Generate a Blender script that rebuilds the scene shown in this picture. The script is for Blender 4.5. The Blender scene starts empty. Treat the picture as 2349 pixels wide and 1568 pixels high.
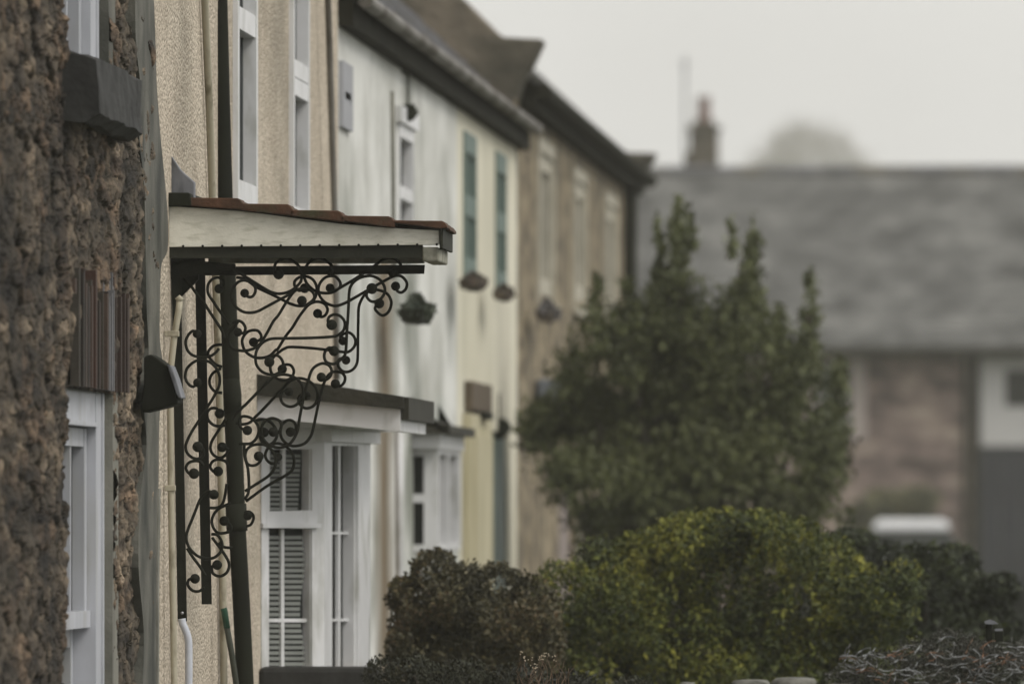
import bpy, math, random
import numpy as np
from math import radians as R
random.seed(7); RNG = np.random.default_rng(11)
S = bpy.context.scene
COL = S.collection

# ------------------------------------------------------------------ camera, world, light
F = 26000.0; X0 = 2420.0; Y0 = 1190.0        # 400 mm view down the street: focal length and vanishing point in a 2349 px wide frame
A = 3.126                                    # the facades stand this far left of the lens
cam = bpy.data.cameras.new('camera'); co = bpy.data.objects.new('camera', cam); COL.objects.link(co)
co.location = (0, 0, 0); co.rotation_euler = (R(90), 0, 0)
cam.sensor_width = 36; cam.lens = F/2349*36
cam.shift_x = -(X0-1174.5)/2349; cam.shift_y = (Y0-784)/2349
cam.clip_end = 5000; cam.clip_start = .5
cam.dof.use_dof = True; cam.dof.focus_distance = 40.15; cam.dof.aperture_fstop = 5.2
S.camera = co

w = bpy.data.worlds.new("World"); S.world = w; w.use_nodes = True
nt = w.node_tree; bg = nt.nodes['Background']
sky = nt.nodes.new('ShaderNodeTexSky'); sky.sky_type = 'NISHITA'; sky.sun_disc = False
sky.sun_elevation = R(48); sky.sun_rotation = R(120); sky.air_density = 1.0; sky.dust_density = 6; sky.ozone_density = 1
hs = nt.nodes.new('ShaderNodeHueSaturation'); hs.inputs['Saturation'].default_value = .12
nt.links.new(sky.outputs[0], hs.inputs['Color'])
mx = nt.nodes.new('ShaderNodeMix'); mx.data_type = 'RGBA'; mx.inputs[0].default_value = .75
mx.inputs[7].default_value = (6.75, 6.7, 6.72, 1)          # closed cloud deck
nt.links.new(hs.outputs[0], mx.inputs[6])
tcw = nt.nodes.new('ShaderNodeTexCoord'); nw = nt.nodes.new('ShaderNodeTexNoise'); nw.inputs['Scale'].default_value = 14; nw.inputs['Detail'].default_value = 3
nt.links.new(tcw.outputs['Generated'], nw.inputs['Vector'])
mrw = nt.nodes.new('ShaderNodeMapRange'); mrw.inputs[1].default_value = .3; mrw.inputs[2].default_value = .7; mrw.inputs[3].default_value = .92; mrw.inputs[4].default_value = 1.10
nt.links.new(nw.outputs[0], mrw.inputs[0]); ml = nt.nodes.new('ShaderNodeVectorMath'); ml.operation = 'SCALE'
nt.links.new(mx.outputs[2], ml.inputs[0]); nt.links.new(mrw.outputs[0], ml.inputs['Scale']); nt.links.new(ml.outputs[0], bg.inputs[0])
bg.inputs[1].default_value = .13
sun = bpy.data.lights.new('sun', 'SUN'); sun.energy = 1.2; sun.angle = R(25); sun.color = (1, .95, .88)
so = bpy.data.objects.new('sun', sun); COL.objects.link(so)
so.rotation_euler = (R(42), 0, R(60))
S.view_settings.view_transform = 'Standard'; S.view_settings.look = 'None'
S.view_settings.exposure = 0.34; S.view_settings.gamma = 1
S.render.engine = 'CYCLES'
S.cycles.use_denoising = True
S.cycles.volume_step_rate = 8; S.cycles.volume_max_steps = 64
S.cycles.max_bounces = 6; S.cycles.volume_bounces = 1; S.cycles.transparent_max_bounces = 6

# ------------------------------------------------------------------ helpers
def V(*a): return np.array(a, float)
class Pl:                                    # vertical plane through two plan points, normal n
    def __init__(s, P, n): s.P = V(P[0], P[1], 0); s.n = V(*n)/np.linalg.norm(n)
    def pt(s, px, py, off=0.):
        d = V((px-X0)/F, 1, (Y0-py)/F); Q = s.P+s.n*off
        return d*(np.dot(Q, s.n)/np.dot(d, s.n))
WALL = Pl((-A, 0), (1, 0, 0))
def perp(D): return Pl((0, D), (0, -1, 0))
def at(px, py, D): return V((px-X0)*D/F, D, (Y0-py)*D/F)
def DW(px, a=A): return a*F/(X0-px)         # depth of a point of the wall plane seen at px
def ZZ(py, D): return (Y0-py)*D/F

class MB:
    def __init__(s): s.v = []; s.f = []; s.n = 0; s.c = []
    def add(s, vs, fs, col=None):
        vs = np.asarray(vs, float); s.v.append(vs)
        s.f += [tuple(i+s.n for i in f) for f in fs]; s.n += len(vs)
        s.c.append(np.tile(V(*(col or (1, 1, 1))), (len(vs), 1)))
    def box(s, x0, x1, y0, y1, z0, z1, col=None):
        s.add([(x, y, z) for x in (x0, x1) for y in (y0, y1) for z in (z0, z1)],
              [(0, 1, 3, 2), (4, 6, 7, 5), (0, 4, 5, 1), (2, 3, 7, 6), (0, 2, 6, 4), (1, 5, 7, 3)], col)
    def prism(s, front, dv, col=None):       # polygon (3d) swept by dv
        f = np.asarray(front, float); n = len(f); b = f+dv
        s.add(np.vstack([f, b]), [tuple(range(n)), tuple(range(2*n-1, n-1, -1))]+[(i, i+n, (i+1) % n+n, (i+1) % n) for i in range(n)], col)
    def img(s, pl, poly, thick, off=0., col=None):
        s.prism([pl.pt(x, y, off) for x, y in poly], -pl.n*thick, col)
    def tube(s, pts, r, seg=8, col=None, cap=True):
        P = np.asarray(pts, float); n = len(P); r = np.broadcast_to(np.asarray(r, float), (n,))
        T = np.gradient(P, axis=0); T /= np.linalg.norm(T, axis=1)[:, None]+1e-12
        up = V(0, 0, 1) if abs(T[0][2]) < .9 else V(1, 0, 0)
        vs = []
        for i in range(n):
            a = np.cross(T[i], up); a /= np.linalg.norm(a)+1e-12; b = np.cross(T[i], a); up = -b if False else np.cross(a, T[i])
            for k in range(seg):
                t = 2*math.pi*k/seg; vs.append(P[i]+r[i]*(math.cos(t)*a+math.sin(t)*b))
        fs = [(i*seg+k, i*seg+(k+1) % seg, (i+1)*seg+(k+1) % seg, (i+1)*seg+k) for i in range(n-1) for k in range(seg)]
        if cap: fs += [tuple(range(seg))[::-1], tuple((n-1)*seg+k for k in range(seg))]
        s.add(vs, fs, col)
    def ball(s, c, r, sy=1., seg=14, col=None):
        vs = []; fs = []; m = seg//2
        for i in range(m+1):
            a = math.pi*i/m
            for k in range(seg):
                t = 2*math.pi*k/seg; vs.append((c[0]+r*math.sin(a)*math.cos(t), c[1]+r*sy*math.sin(a)*math.sin(t), c[2]+r*math.cos(a)))
        for i in range(m):
            for k in range(seg): fs.append((i*seg+k, (i+1)*seg+k, (i+1)*seg+(k+1) % seg, i*seg+(k+1) % seg))
        s.add(vs, fs, col)
BASE = {}
def obj(name, mb, m, parent=None, label=None, cat=None, group=None, kind=None, smooth=False, base=None, bevel=0):
    v = np.vstack(mb.v)
    if parent is not None: b = BASE[parent.name]
    elif base is not None: b = V(*base)
    else: b = V((v[:, 0].min()+v[:, 0].max())/2, (v[:, 1].min()+v[:, 1].max())/2, v[:, 2].min())
    me = bpy.data.meshes.new(name)
    me.from_pydata((v-b).tolist(), [], mb.f); me.update()
    ca = me.color_attributes.new('tint', 'FLOAT_COLOR', 'POINT')
    c = np.ones((len(v), 4), np.float32); c[:, :3] = np.vstack(mb.c); ca.data.foreach_set('color', c.ravel())
    if smooth: me.polygons.foreach_set('use_smooth', [True]*len(me.polygons))
    me.materials.append(m)
    o = bpy.data.objects.new(name, me); COL.objects.link(o); BASE[o.name] = b
    if parent is not None: o.parent = parent
    else: o.location = b
    if bevel:
        bm = o.modifiers.new('bevel', 'BEVEL'); bm.width = bevel; bm.segments = 2; bm.limit_method = 'ANGLE'
    for k, x in (('label', label), ('category', cat), ('group', group), ('kind', kind)):
        if x: o[k] = x
    return o
def thing(name, label, cat, base, group=None):
    o = bpy.data.objects.new(name, None); COL.objects.link(o); o.location = base; BASE[o.name] = V(*base)
    o.empty_display_size = .2
    o['label'] = label; o['category'] = cat
    if group: o['group'] = group
    return o
def box(name, b, m, parent, **k):
    mb = MB(); mb.box(*b); return obj(name, mb, m, parent, **k)
def spline(pts, n=8):                        # Catmull-Rom through image points
    P = [V(*p) for p in pts]; P = [2*P[0]-P[1]]+P+[2*P[-1]-P[-2]]; out = []
    for i in range(1, len(P)-2):
        for k in range(n):
            t = k/n; out.append(.5*((2*P[i])+(P[i+1]-P[i-1])*t+(2*P[i-1]-5*P[i]+4*P[i+1]-P[i+2])*t*t+(-P[i-1]+3*P[i]-3*P[i+1]+P[i+2])*t**3))
    out.append(P[-2]); return out
# value noise
_T = RNG.random((64, 64, 64))
def vnoise(p):
    p = np.asarray(p, float); i = np.floor(p).astype(int); f = p-i; f = f*f*(3-2*f); r = 0
    for a in (0, 1):
        for b in (0, 1):
            for c in (0, 1):
                wt = (f[..., 0] if a else 1-f[..., 0])*(f[..., 1] if b else 1-f[..., 1])*(f[..., 2] if c else 1-f[..., 2])
                r = r+wt*_T[(i[..., 0]+a) % 64, (i[..., 1]+b) % 64, (i[..., 2]+c) % 64]
    return r
def fbm(p, o=4):
    p = np.asarray(p, float); s = 0; am = .5
    for k in range(o): s = s+am*vnoise(p*2**k+17*k); am /= 2
    return s

# ------------------------------------------------------------------ materials
def ramp(nt, src, stops):
    r = nt.nodes.new('ShaderNodeValToRGB'); nt.links.new(src, r.inputs[0])
    e = r.color_ramp.elements
    while len(e) < len(stops): e.new(.5)
    for x, (p, c) in zip(e, stops): x.position = p; x.color = (*c, 1)
    return r
def mat(name, stops, scale=5, stretch=(1, 1, 1), detail=6, bump=0, bscale=60, bkind='noise', rough=.8, metal=0, tint=False,
        grime=None, spec=.3, band=None):
    m = bpy.data.materials.new(name); m.use_nodes = True; nt = m.node_tree; L = nt.links
    p = nt.nodes['Principled BSDF']; p.inputs['Roughness'].default_value = rough; p.inputs['Metallic'].default_value = metal
    p.inputs['Specular IOR Level'].default_value = spec
    tc = nt.nodes.new('ShaderNodeTexCoord'); mp = nt.nodes.new('ShaderNodeMapping'); mp.inputs['Scale'].default_value = stretch
    L.new(tc.outputs['Object'], mp.inputs[0])
    n = nt.nodes.new('ShaderNodeTexNoise'); n.inputs['Scale'].default_value = scale; n.inputs['Detail'].default_value = detail
    n.inputs['Roughness'].default_value = .62
    L.new(mp.outputs[0], n.inputs['Vector'])
    out = ramp(nt, n.outputs[0], stops).outputs[0]
    if grime:                                # (colour, scale, stretch, lo, hi)
        gc, gs, gst, lo, hi = grime
        mp2 = nt.nodes.new('ShaderNodeMapping'); mp2.inputs['Scale'].default_value = gst; L.new(tc.outputs['Object'], mp2.inputs[0])
        g = nt.nodes.new('ShaderNodeTexNoise'); g.inputs['Scale'].default_value = gs; g.inputs['Detail'].default_value = 5; L.new(mp2.outputs[0], g.inputs['Vector'])
        mr = nt.nodes.new('ShaderNodeMapRange'); mr.inputs[1].default_value = lo; mr.inputs[2].default_value = hi; L.new(g.outputs[0], mr.inputs[0])
        x = nt.nodes.new('ShaderNodeMix'); x.data_type = 'RGBA'; L.new(mr.outputs[0], x.inputs[0]); L.new(out, x.inputs[6]); x.inputs[7].default_value = (*gc, 1)
        out = x.outputs[2]
    if band:                                 # a stain: [(y centre, half width, z lo, z hi, colour, strength)]
        sp = nt.nodes.new('ShaderNodeSeparateXYZ'); L.new(tc.outputs['Object'], sp.inputs[0])
        mpb = nt.nodes.new('ShaderNodeMapping'); mpb.inputs['Scale'].default_value = (1, 3.0, .8); L.new(tc.outputs['Object'], mpb.inputs[0])
        nb = nt.nodes.new('ShaderNodeTexNoise'); nb.inputs['Scale'].default_value = 3; nb.inputs['Detail'].default_value = 5; L.new(mpb.outputs[0], nb.inputs['Vector'])
        def mth(op, a, b=None, clamp=False):
            q = nt.nodes.new('ShaderNodeMath'); q.operation = op; q.use_clamp = clamp
            for k, y in enumerate((a, b)):
                if y is None: continue
                if isinstance(y, (int, float)): q.inputs[k].default_value = y
                else: L.new(y, q.inputs[k])
            return q.outputs[0]
        for yc, hw, z0, z1, bc, st in band:
            d = mth('DIVIDE', mth('ABSOLUTE', mth('SUBTRACT', sp.outputs[1], yc)), hw)
            my = mth('SUBTRACT', 1.35, mth('ADD', d, mth('MULTIPLY', nb.outputs[0], .9)), True)
            mr = nt.nodes.new('ShaderNodeMapRange'); mr.inputs[1].default_value = z0; mr.inputs[2].default_value = z0+.25; L.new(sp.outputs[2], mr.inputs[0])
            mr2 = nt.nodes.new('ShaderNodeMapRange'); mr2.inputs[1].default_value = z1; mr2.inputs[2].default_value = z1-.2; L.new(sp.outputs[2], mr2.inputs[0])
            k = mth('MULTIPLY', mth('MULTIPLY', mth('MULTIPLY', my, mr.outputs[0]), mr2.outputs[0]), st*1.6, True)
            x = nt.nodes.new('ShaderNodeMix'); x.data_type = 'RGBA'; L.new(k, x.inputs[0]); L.new(out, x.inputs[6]); x.inputs[7].default_value = (*bc, 1)
            out = x.outputs[2]
    if tint:
        at_ = nt.nodes.new('ShaderNodeAttribute'); at_.attribute_name = 'tint'
        x = nt.nodes.new('ShaderNodeMix'); x.data_type = 'RGBA'; x.blend_type = 'MULTIPLY'; x.inputs[0].default_value = 1
        L.new(out, x.inputs[6]); L.new(at_.outputs['Color'], x.inputs[7]); out = x.outputs[2]
    L.new(out, p.inputs['Base Color'])
    if bump:
        if bkind == 'pebble':
            b = nt.nodes.new('ShaderNodeTexVoronoi'); b.inputs['Scale'].default_value = bscale; h = b.outputs['Distance']
            # pebbles have shades of their own
            hv = nt.nodes.new('ShaderNodeRGBToBW'); L.new(b.outputs['Color'], hv.inputs[0])
            rr = ramp(nt, hv.outputs[0], [(.2, (.50, .48, .45)), (.8, (1.0, 1.0, 1.0))])
            x = nt.nodes.new('ShaderNodeMix'); x.data_type = 'RGBA'; x.blend_type = 'MULTIPLY'; x.inputs[0].default_value = .8
            L.new(out, x.inputs[6]); L.new(rr.outputs[0], x.inputs[7]); L.new(x.outputs[2], p.inputs['Base Color'])
        else:
            b = nt.nodes.new('ShaderNodeTexNoise'); b.inputs['Scale'].default_value = bscale; b.inputs['Detail'].default_value = 6; h = b.outputs[0]
        L.new(tc.outputs['Object'], b.inputs['Vector'])
        bp = nt.nodes.new('ShaderNodeBump'); bp.inputs['Distance'].default_value = bump; bp.inputs['Strength'].default_value = .8
        if bkind == 'pebble': bp.invert = True
        L.new(h, bp.inputs['Height']); L.new(bp.outputs[0], p.inputs['Normal'])
    return m
def flat(c, k=.8): return [(.3, tuple(x*k for x in c)), (.7, c)]

M = {}
M['stone'] = mat('rubble', [(.25, (.34, .31, .28)), (.5, (.62, .57, .52)), (.75, (1, .97, .93))], 22, detail=10, bump=.006, bscale=90, tint=True, rough=.95)
M['lime'] = mat('grey_render', [(.3, (.062, .063, .05)), (.7, (.15, .145, .12))], 4, bump=.004, bscale=70, grime=((.03, .032, .026), 3, (1, 1, .7), .45, .65))
M['jamb'] = mat('jamb_render', [(.3, (.13, .13, .105)), (.7, (.23, .22, .185))], 5, bump=.003, bscale=70, grime=((.07, .07, .055), 3, (1, 1, .5), .5, .7))
M['slate_sill'] = mat('slate_sill', [(.3, (.010, .010, .009)), (.7, (.04, .04, .037))], 7, (1, 1.5, .6), bump=.004, bscale=40)
M['brick'] = mat('lintel_brick', [(.3, (.6, .6, .6)), (.7, (1, 1, 1))], 14, bump=.003, tint=True)
M['whitepaint'] = mat('white_paint', [(.3, (.33, .34, .36)), (.7, (.46, .47, .50))], 5, (1, 1, .4), rough=.5, grime=((.33, .33, .31), 6, (1, 1, .3), .55, .75))
M['upvc'] = mat('white_frame', [(.3, (.54, .54, .53)), (.7, (.66, .66, .66))], 3, rough=.35, grime=((.30, .30, .26), 9, (1, 1, .4), .52, .78), spec=.3)
M['pebble'] = mat('pebbledash', [(.3, (.50, .43, .335)), (.7, (.68, .60, .48))], 2.2, bump=.012, bscale=75, bkind='pebble', grime=((.26, .235, .18), 1.4, (1, .3, .5), .52, .75), rough=.95)
M['conduit'] = mat('cream_conduit', [(.3, (.30, .275, .20)), (.7, (.42, .385, .29))], 9, (1, 1, .3), rough=.6, grime=((.17, .15, .1), 20, (1, 1, .4), .55, .7))
M['whitepipe'] = mat('white_pipe', [(.3, (.38, .40, .44)), (.7, (.52, .54, .58))], 9, rough=.45, grime=((.2, .2, .2), 12, (1, 1, .3), .55, .75))
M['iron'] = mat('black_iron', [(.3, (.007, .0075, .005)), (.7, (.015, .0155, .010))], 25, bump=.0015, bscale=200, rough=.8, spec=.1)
M['blackpipe'] = mat('black_pipe', [(.3, (.007, .0075, .005)), (.7, (.015, .0165, .010))], 8, (1, 1, .3), rough=.8, spec=.1)
M['fascia'] = mat('cream_fascia', [(.3, (.60, .58, .49)), (.7, (.76, .74, .64))], 9, bump=.001, bscale=120, grime=((.44, .43, .33), 40, (.4, 1, 1.5), .5, .8), rough=.6)
M['tile'] = mat('terracotta_tile', [(.3, (.038, .018, .009)), (.7, (.095, .043, .021))], 12, bump=.003, bscale=80, grime=((.045, .045, .02), 14, (1, 1, 1), .5, .7), rough=.8)
M['darkwood'] = mat('dark_timber', [(.3, (.011, .012, .007)), (.7, (.03, .03, .018))], 8, (.4, 1, 3), bump=.002, bscale=60)
M['paledamp'] = mat('damp_board', [(.3, (.13, .125, .09)), (.7, (.38, .37, .30))], 16, (1, 1, 1), bump=.002, bscale=60)
M['lead'] = mat('lead_flashing', [(.3, (.11, .115, .125)), (.7, (.22, .225, .24))], 8, (1, 1, .3), grime=((.05, .05, .05), 14, (1, 1, .3), .5, .68), rough=.6)
M['slate'] = mat('roof_slate', [(.3, (.055, .057, .058)), (.5, (.10, .10, .105)), (.7, (.15, .15, .155))], 3, (1, 1, 1), bump=.01, bscale=25, tint=True, grime=((.11, .095, .055), 1.6, (1, 1, 1), .52, .7))
M['slate_lichen'] = mat('lichen_slate', [(.3, (.014, .014, .009)), (.7, (.034, .031, .02))], 4, bump=.01, bscale=25, tint=True)
M['gutter'] = mat('gutter', [(.38, (.045, .035, .022)), (.62, (.20, .19, .17))], 1.2, (1, 1.2, 1), rough=.6)
M['fringe'] = mat('eaves_board', [(.3, (.009, .009, .006)), (.7, (.024, .023, .016))], 5, spec=.04)
M['white_wall'] = None; M['green_wall'] = None
M['glass'] = mat('window_glass', [(.3, (.016, .018, .018)), (.7, (.028, .031, .030))], 2, rough=.3, spec=.04)
M['streetglass'] = mat('matte_glass', [(.3, (.03, .033, .034)), (.7, (.05, .054, .055))], 2, rough=.5, spec=0)  # dull panes for the house fronts, specular reflection left out
M['blind'] = mat('venetian_blind', flat((.20, .21, .19), .8), 10, rough=.6)
M['dullgreen'] = mat('green_paint', [(.3, (.085, .125, .105)), (.7, (.14, .19, .165))], 5, (1, 1, .4), rough=.6)
M['tan'] = mat('tan_stone', [(.38, (.07, .053, .031)), (.5, (.185, .148, .09)), (.62, (.31, .255, .165))], 4, (1, .45, 1.6), detail=8, bump=.02, bscale=9, grime=((.10, .085, .058), 2.2, (1, 1, 1), .5, .72))
M['dressed'] = mat('dressed_stone', [(.3, (.32, .30, .235)), (.7, (.47, .44, .36))], 5, bump=.004)
M['coping'] = mat('coping_stone', [(.35, (.035, .033, .024)), (.5, (.085, .075, .055)), (.65, (.16, .135, .10))], 2, bump=.02, bscale=14)
M['pinkstone'] = mat('pink_stone', [(.38, (.05, .035, .03)), (.5, (.17, .125, .11)), (.62, (.36, .29, .23))], 1.4, (1, 1, 1.8), detail=8, bump=.02, bscale=6)
M['leaf'] = mat('leaves', [(.3, (.75, .75, .75)), (.7, (1, 1, 1))], 9, tint=True, rough=.6, spec=.3)
M['bark'] = mat('bark', [(.3, (.03, .026, .02)), (.7, (.07, .06, .045))], 8, (1, 1, .3), bump=.01)
M['ochre'] = mat('ochre_paint', [(.3, (.34, .31, .20)), (.7, (.47, .43, .30))], 3, (1, 1, .4))
M['brown'] = mat('brown_wood', [(.3, (.055, .042, .03)), (.7, (.12, .092, .06))], 5, (1, 1, .5))
M['bluegrey'] = mat('blue_grey_sign', flat((.16, .175, .19), .8), 6)
M['navy'] = mat('dark_blue_door', [(.3, (.008, .009, .013)), (.7, (.017, .019, .027))], 1.5, rough=.6)
M['asphalt'] = mat('asphalt', [(.3, (.035, .035, .035)), (.7, (.06, .06, .058))], 6, bump=.005, bscale=80)
M['paving'] = mat('paving', [(.3, (.10, .10, .09)), (.7, (.17, .165, .15))], 3, bump=.004, bscale=30)
M['grass'] = mat('grass', [(.3, (.022, .03, .012)), (.7, (.05, .065, .025))], 4, bump=.03, bscale=30)
M['carpaint'] = mat('white_car_paint', flat((.8, .8, .8), .95), 3, rough=.25, spec=.5)
M['rubber'] = mat('tyre', flat((.02, .02, .02)), 3)
M['terra'] = mat('chimney_pot', flat((.22, .15, .13), .8), 5)
M['metal'] = mat('grey_metal', flat((.25, .25, .26)), 5, rough=.4, metal=.6)
M['woodpole'] = mat('green_tipped_wood', [(.3, (.022, .026, .018)), (.7, (.045, .048, .035))], 9, tint=True)
M['mossstone'] = mat('mossy_stone', [(.3, (.045, .045, .035)), (.7, (.17, .165, .14))], 14, bump=.01, bscale=40)

# ------------------------------------------------------------------ setting
GZ = -1.35
b = MB(); b.add([(-900, -60, GZ), (900, -60, GZ), (900, 2200, GZ), (-900, 2200, GZ)], [(0, 1, 2, 3)])
obj('ground', b, M['grass'], kind='structure', base=(0, 0, GZ))
b = MB(); b.box(1.2, 5.6, -40, 158, GZ-.05, GZ+.004); obj('road', b, M['asphalt'], kind='structure')
b = MB(); b.box(-A+.02, -1.9, 20, 150, GZ-.05, GZ+.03); obj('path', b, M['paving'], kind='structure')

# ------------------------------------------------------------------ generic house pieces
def wall_holes(y0, y1, z0, z1, holes, rec=.09, x=-A, deep=6.0):
    """front face with rectangular openings, their reveals, and the other sides of the house body"""
    mb = MB(); ys = sorted({y0, y1, *[h[0] for h in holes], *[h[1] for h in holes]}); zs = sorted({z0, z1, *[h[2] for h in holes], *[h[3] for h in holes]})
    for i in range(len(ys)-1):
        for j in range(len(zs)-1):
            cy = (ys[i]+ys[i+1])/2; cz = (zs[j]+zs[j+1])/2
            if any(h[0] < cy < h[1] and h[2] < cz < h[3] for h in holes): continue
            mb.add([(x, ys[i], zs[j]), (x, ys[i+1], zs[j]), (x, ys[i+1], zs[j+1]), (x, ys[i], zs[j+1])], [(0, 1, 2, 3)])
    for (a, b_, c, d) in holes:
        for q in ([(a, c), (a, d)], [(b_, d), (b_, c)], [(b_, c), (a, c)], [(a, d), (b_, d)]):
            (p, r), (s, t) = q
            mb.add([(x, p, r), (x-rec-.05, p, r), (x-rec-.05, s, t), (x, s, t)], [(0, 1, 2, 3)])
        mb.add([(x-rec-.05, a, c), (x-rec-.05, b_, c), (x-rec-.05, b_, d), (x-rec-.05, a, d)], [(0, 1, 2, 3)])
    mb.add([(x, y0, z0), (x-deep, y0, z0), (x-deep, y0, z1), (x, y0, z1)], [(0, 1, 2, 3)])
    mb.add([(x, y1, z0), (x, y1, z1), (x-deep, y1, z1), (x-deep, y1, z0)], [(0, 1, 2, 3)])
    mb.add([(x-deep, y0, z0), (x-deep, y1, z0), (x-deep, y1, z1), (x-deep, y0, z1)], [(0, 1, 2, 3)])
    return mb
def window(parent, h, fm, rec=.09, fw=.06, bars_z=(), bars_y=(), x=-A, glass=None, proud=.0):
    """frame with glass in the opening h = (y0,y1,z0,z1)"""
    y0, y1, z0, z1 = h; xo = x-rec+.04+proud; xi = x-rec-.02; mb = MB()
    mb.box(xi, xo, y0, y0+fw, z0, z1); mb.box(xi, xo, y1-fw, y1, z0, z1)
    mb.box(xi, xo, y0+fw, y1-fw, z0, z0+fw); mb.box(xi, xo, y0+fw, y1-fw, z1-fw, z1)
    for z in bars_z: mb.box(xi, xo-.003, y0+fw, y1-fw, z-fw*.5, z+fw*.5)
    for y in bars_y: mb.box(xi, xo-.006, y-fw*.35, y+fw*.35, z0+fw, z1-fw)
    f = obj('window', mb, fm, parent)
    g = MB(); g.box(x-rec-.035, x-rec-.012, y0+.01, y1-.01, z0+.01, z1-.01)
    obj('pane', g, glass or M['streetglass'], f)
    return f
def pitched_roof(name, parent, y0, y1, ze, pitch, wdt, m, over=.1, rows=26, tintv=.3):
    """slates laid in courses from the eaves to the ridge on the street side, plain slope behind"""
    t = math.tan(R(pitch)); mb = MB(); rs = np.random.default_rng(int(y0*10))
    xe = -A+over; xr = -A-wdt; L = xe-xr; n = rows
    for i in range(n):
        xa = xe-L*i/n; xb = xe-L*(i+1)/n-.04; za = ze+(xe-xa)*t+.022; zb = ze+(xe-xb)*t+.002
        y = y0
        while y < y1:
            ww = min(.28+.1*rs.random(), y1-y); c = 1-tintv*rs.random(); dz = rs.random()*.006
            mb.add([(xa, y, za+dz), (xa, y+ww-.006, za+dz), (xb, y+ww-.006, zb), (xb, y, zb), (xa, y, za-.02), (xa, y+ww-.006, za-.02)],
                   [(0, 1, 2, 3), (0, 4, 5, 1)], (c, c, c)); y += ww
    zr = ze+L*t
    o = obj(name, mb, m, parent)
    u = MB(); u.add([(xe, y0, ze), (xe, y1, ze), (xr, y1, zr-.004), (xr, y0, zr-.004), (xr-L, y0, ze), (xr-L, y1, ze)],
                    [(0, 3, 2, 1), (3, 4, 5, 2), (0, 4, 3), (1, 2, 5)])
    obj('roof_deck', u, M['fringe'], o)
    return o

# ------------------------------------------------------------------ stone house (left edge)
SY1 = DW(352)
st = thing('stone_house', 'dark rubble stone house with white sash windows filling the left edge', 'house', (-A-3, 32, GZ))
LW = (DW(160), 37.66, ZZ(1900, 37), ZZ(893, 36.6)); UW = (DW(156), 37.45, ZZ(118, 35.9), 3.2)
def stone_wall():
    ys = np.concatenate([np.arange(14, 31, .05), np.arange(31, DW(360), .0125)]); zs = np.concatenate([np.arange(GZ, -.75, .04), np.arange(-.75, 1.75, .0062), np.arange(1.75, 3.3, .05)])
    Y, Z = np.meshgrid(ys, zs, indexing='ij'); sh = Y.shape
    y = Y.ravel(); z = Z.ravel()
    q = np.stack([y*2, z*2, np.zeros_like(y)], -1)
    y2 = y+.42*(fbm(q*1.7)-.5); z2 = z+.20*(fbm(q*2.6+9, 5)-.5)
    cy, cz = .36, .075
    gy = np.floor(y2/cy).astype(int); gz = np.floor(z2/cz).astype(int)
    T2 = np.random.default_rng(5).random((97, 89, 6))
    f1 = np.full(len(y), 9.); f2 = np.full(len(y), 9.); idc = np.zeros((len(y), 4))
    for a in (-1, 0, 1):
        for c in (-1, 0, 1):
            t = T2[(gy+a) % 97, (gz+c) % 89]
            d = np.hypot((y2-(gy+a+.1+.8*t[:, 0])*cy)/cy*1.0, (z2-(gz+c+.1+.8*t[:, 1])*cz)/cz*1.0)
            nw = d < f1; f2 = np.where(nw, f1, np.minimum(f2, d)); f1 = np.where(nw, d, f1); idc[nw] = t[nw, 2:]
    e = f2-f1
    jn = np.clip(e/.16, 0, 1)*np.clip(.35+1.6*fbm(np.stack([y*2.2, z*3, z*0+50], -1), 3)-.35, .1, 1); jn = jn*jn*(3-2*jn)
    big = fbm(np.stack([y*.9, z*.9, z*0+3], -1), 3)
    fine = fbm(np.stack([y*5, z*24, z*0+7], -1), 5)-.47; mid = fbm(np.stack([y*5, z*6, z*0+1], -1), 3)-.44
    crack = np.abs(fbm(np.stack([y*3.2, z*15, z*0+80], -1), 5)-.47); crack = np.clip(crack/.035, 0, 1)
    shp = fbm(np.stack([y*9, z*42, z*0+90], -1), 3)-.44
    face = (idc[:, 0]-.5)*.02+.010*jn+.009*crack+fine*.030+mid*.012+shp*.014
    X = -A-.02+face+(big-.45)*.03
    stonec = np.stack([.065+.125*idc[:, 1], .060+.111*idc[:, 1], .052+.094*idc[:, 1]], -1)
    red = (idc[:, 2] > .72)[:, None]; stonec = np.where(red, stonec*V(1.05, .93, .86), stonec)
    mort = V(.034, .033, .028)
    c = mort*(1-jn[:, None])+stonec*jn[:, None]
    c *= (.35+1.3*fbm(np.stack([y*1.6, z*5, z*0+30], -1), 4))[:, None]
    c *= np.clip(-.25+2.7*fbm(np.stack([y*4, z*22, z*0+60], -1), 4), .15, 2.2)[:, None]
    c *= (.75+.9*np.clip(fine+.25, 0, 1))[:, None]
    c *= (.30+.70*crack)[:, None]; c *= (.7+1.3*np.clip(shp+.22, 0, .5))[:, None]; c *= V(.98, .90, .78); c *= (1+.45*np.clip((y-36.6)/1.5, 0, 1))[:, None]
    n1, n2 = sh; keep = []
    yy = (Y[:-1, :-1]+Y[1:, 1:])/2; zz = (Z[:-1, :-1]+Z[1:, 1:])/2
    ok = np.ones(yy.shape, bool)
    rag = .03*(fbm(np.stack([zz*7, yy*0, zz*0], -1), 3)-.4)
    for h in (LW, UW): ok &= ~((yy > h[0]+rag) & (yy < h[1]-rag) & (zz > h[2]) & (zz < h[3]))
    ok &= ~((yy > 38.75) & (zz > .9) & (yy > 39.2))
    I, J = np.nonzero(ok); a = I*n2+J
    F4 = np.stack([a, a+n2, a+n2+1, a+1], -1)
    mb = MB(); mb.v = [np.stack([X, y, z], -1)]; mb.f = [tuple(r) for r in F4.tolist()]; mb.n = len(y); mb.c = [np.clip(c*1.0, 0, 1)]
    return mb
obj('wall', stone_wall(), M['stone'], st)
b = MB()
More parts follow.
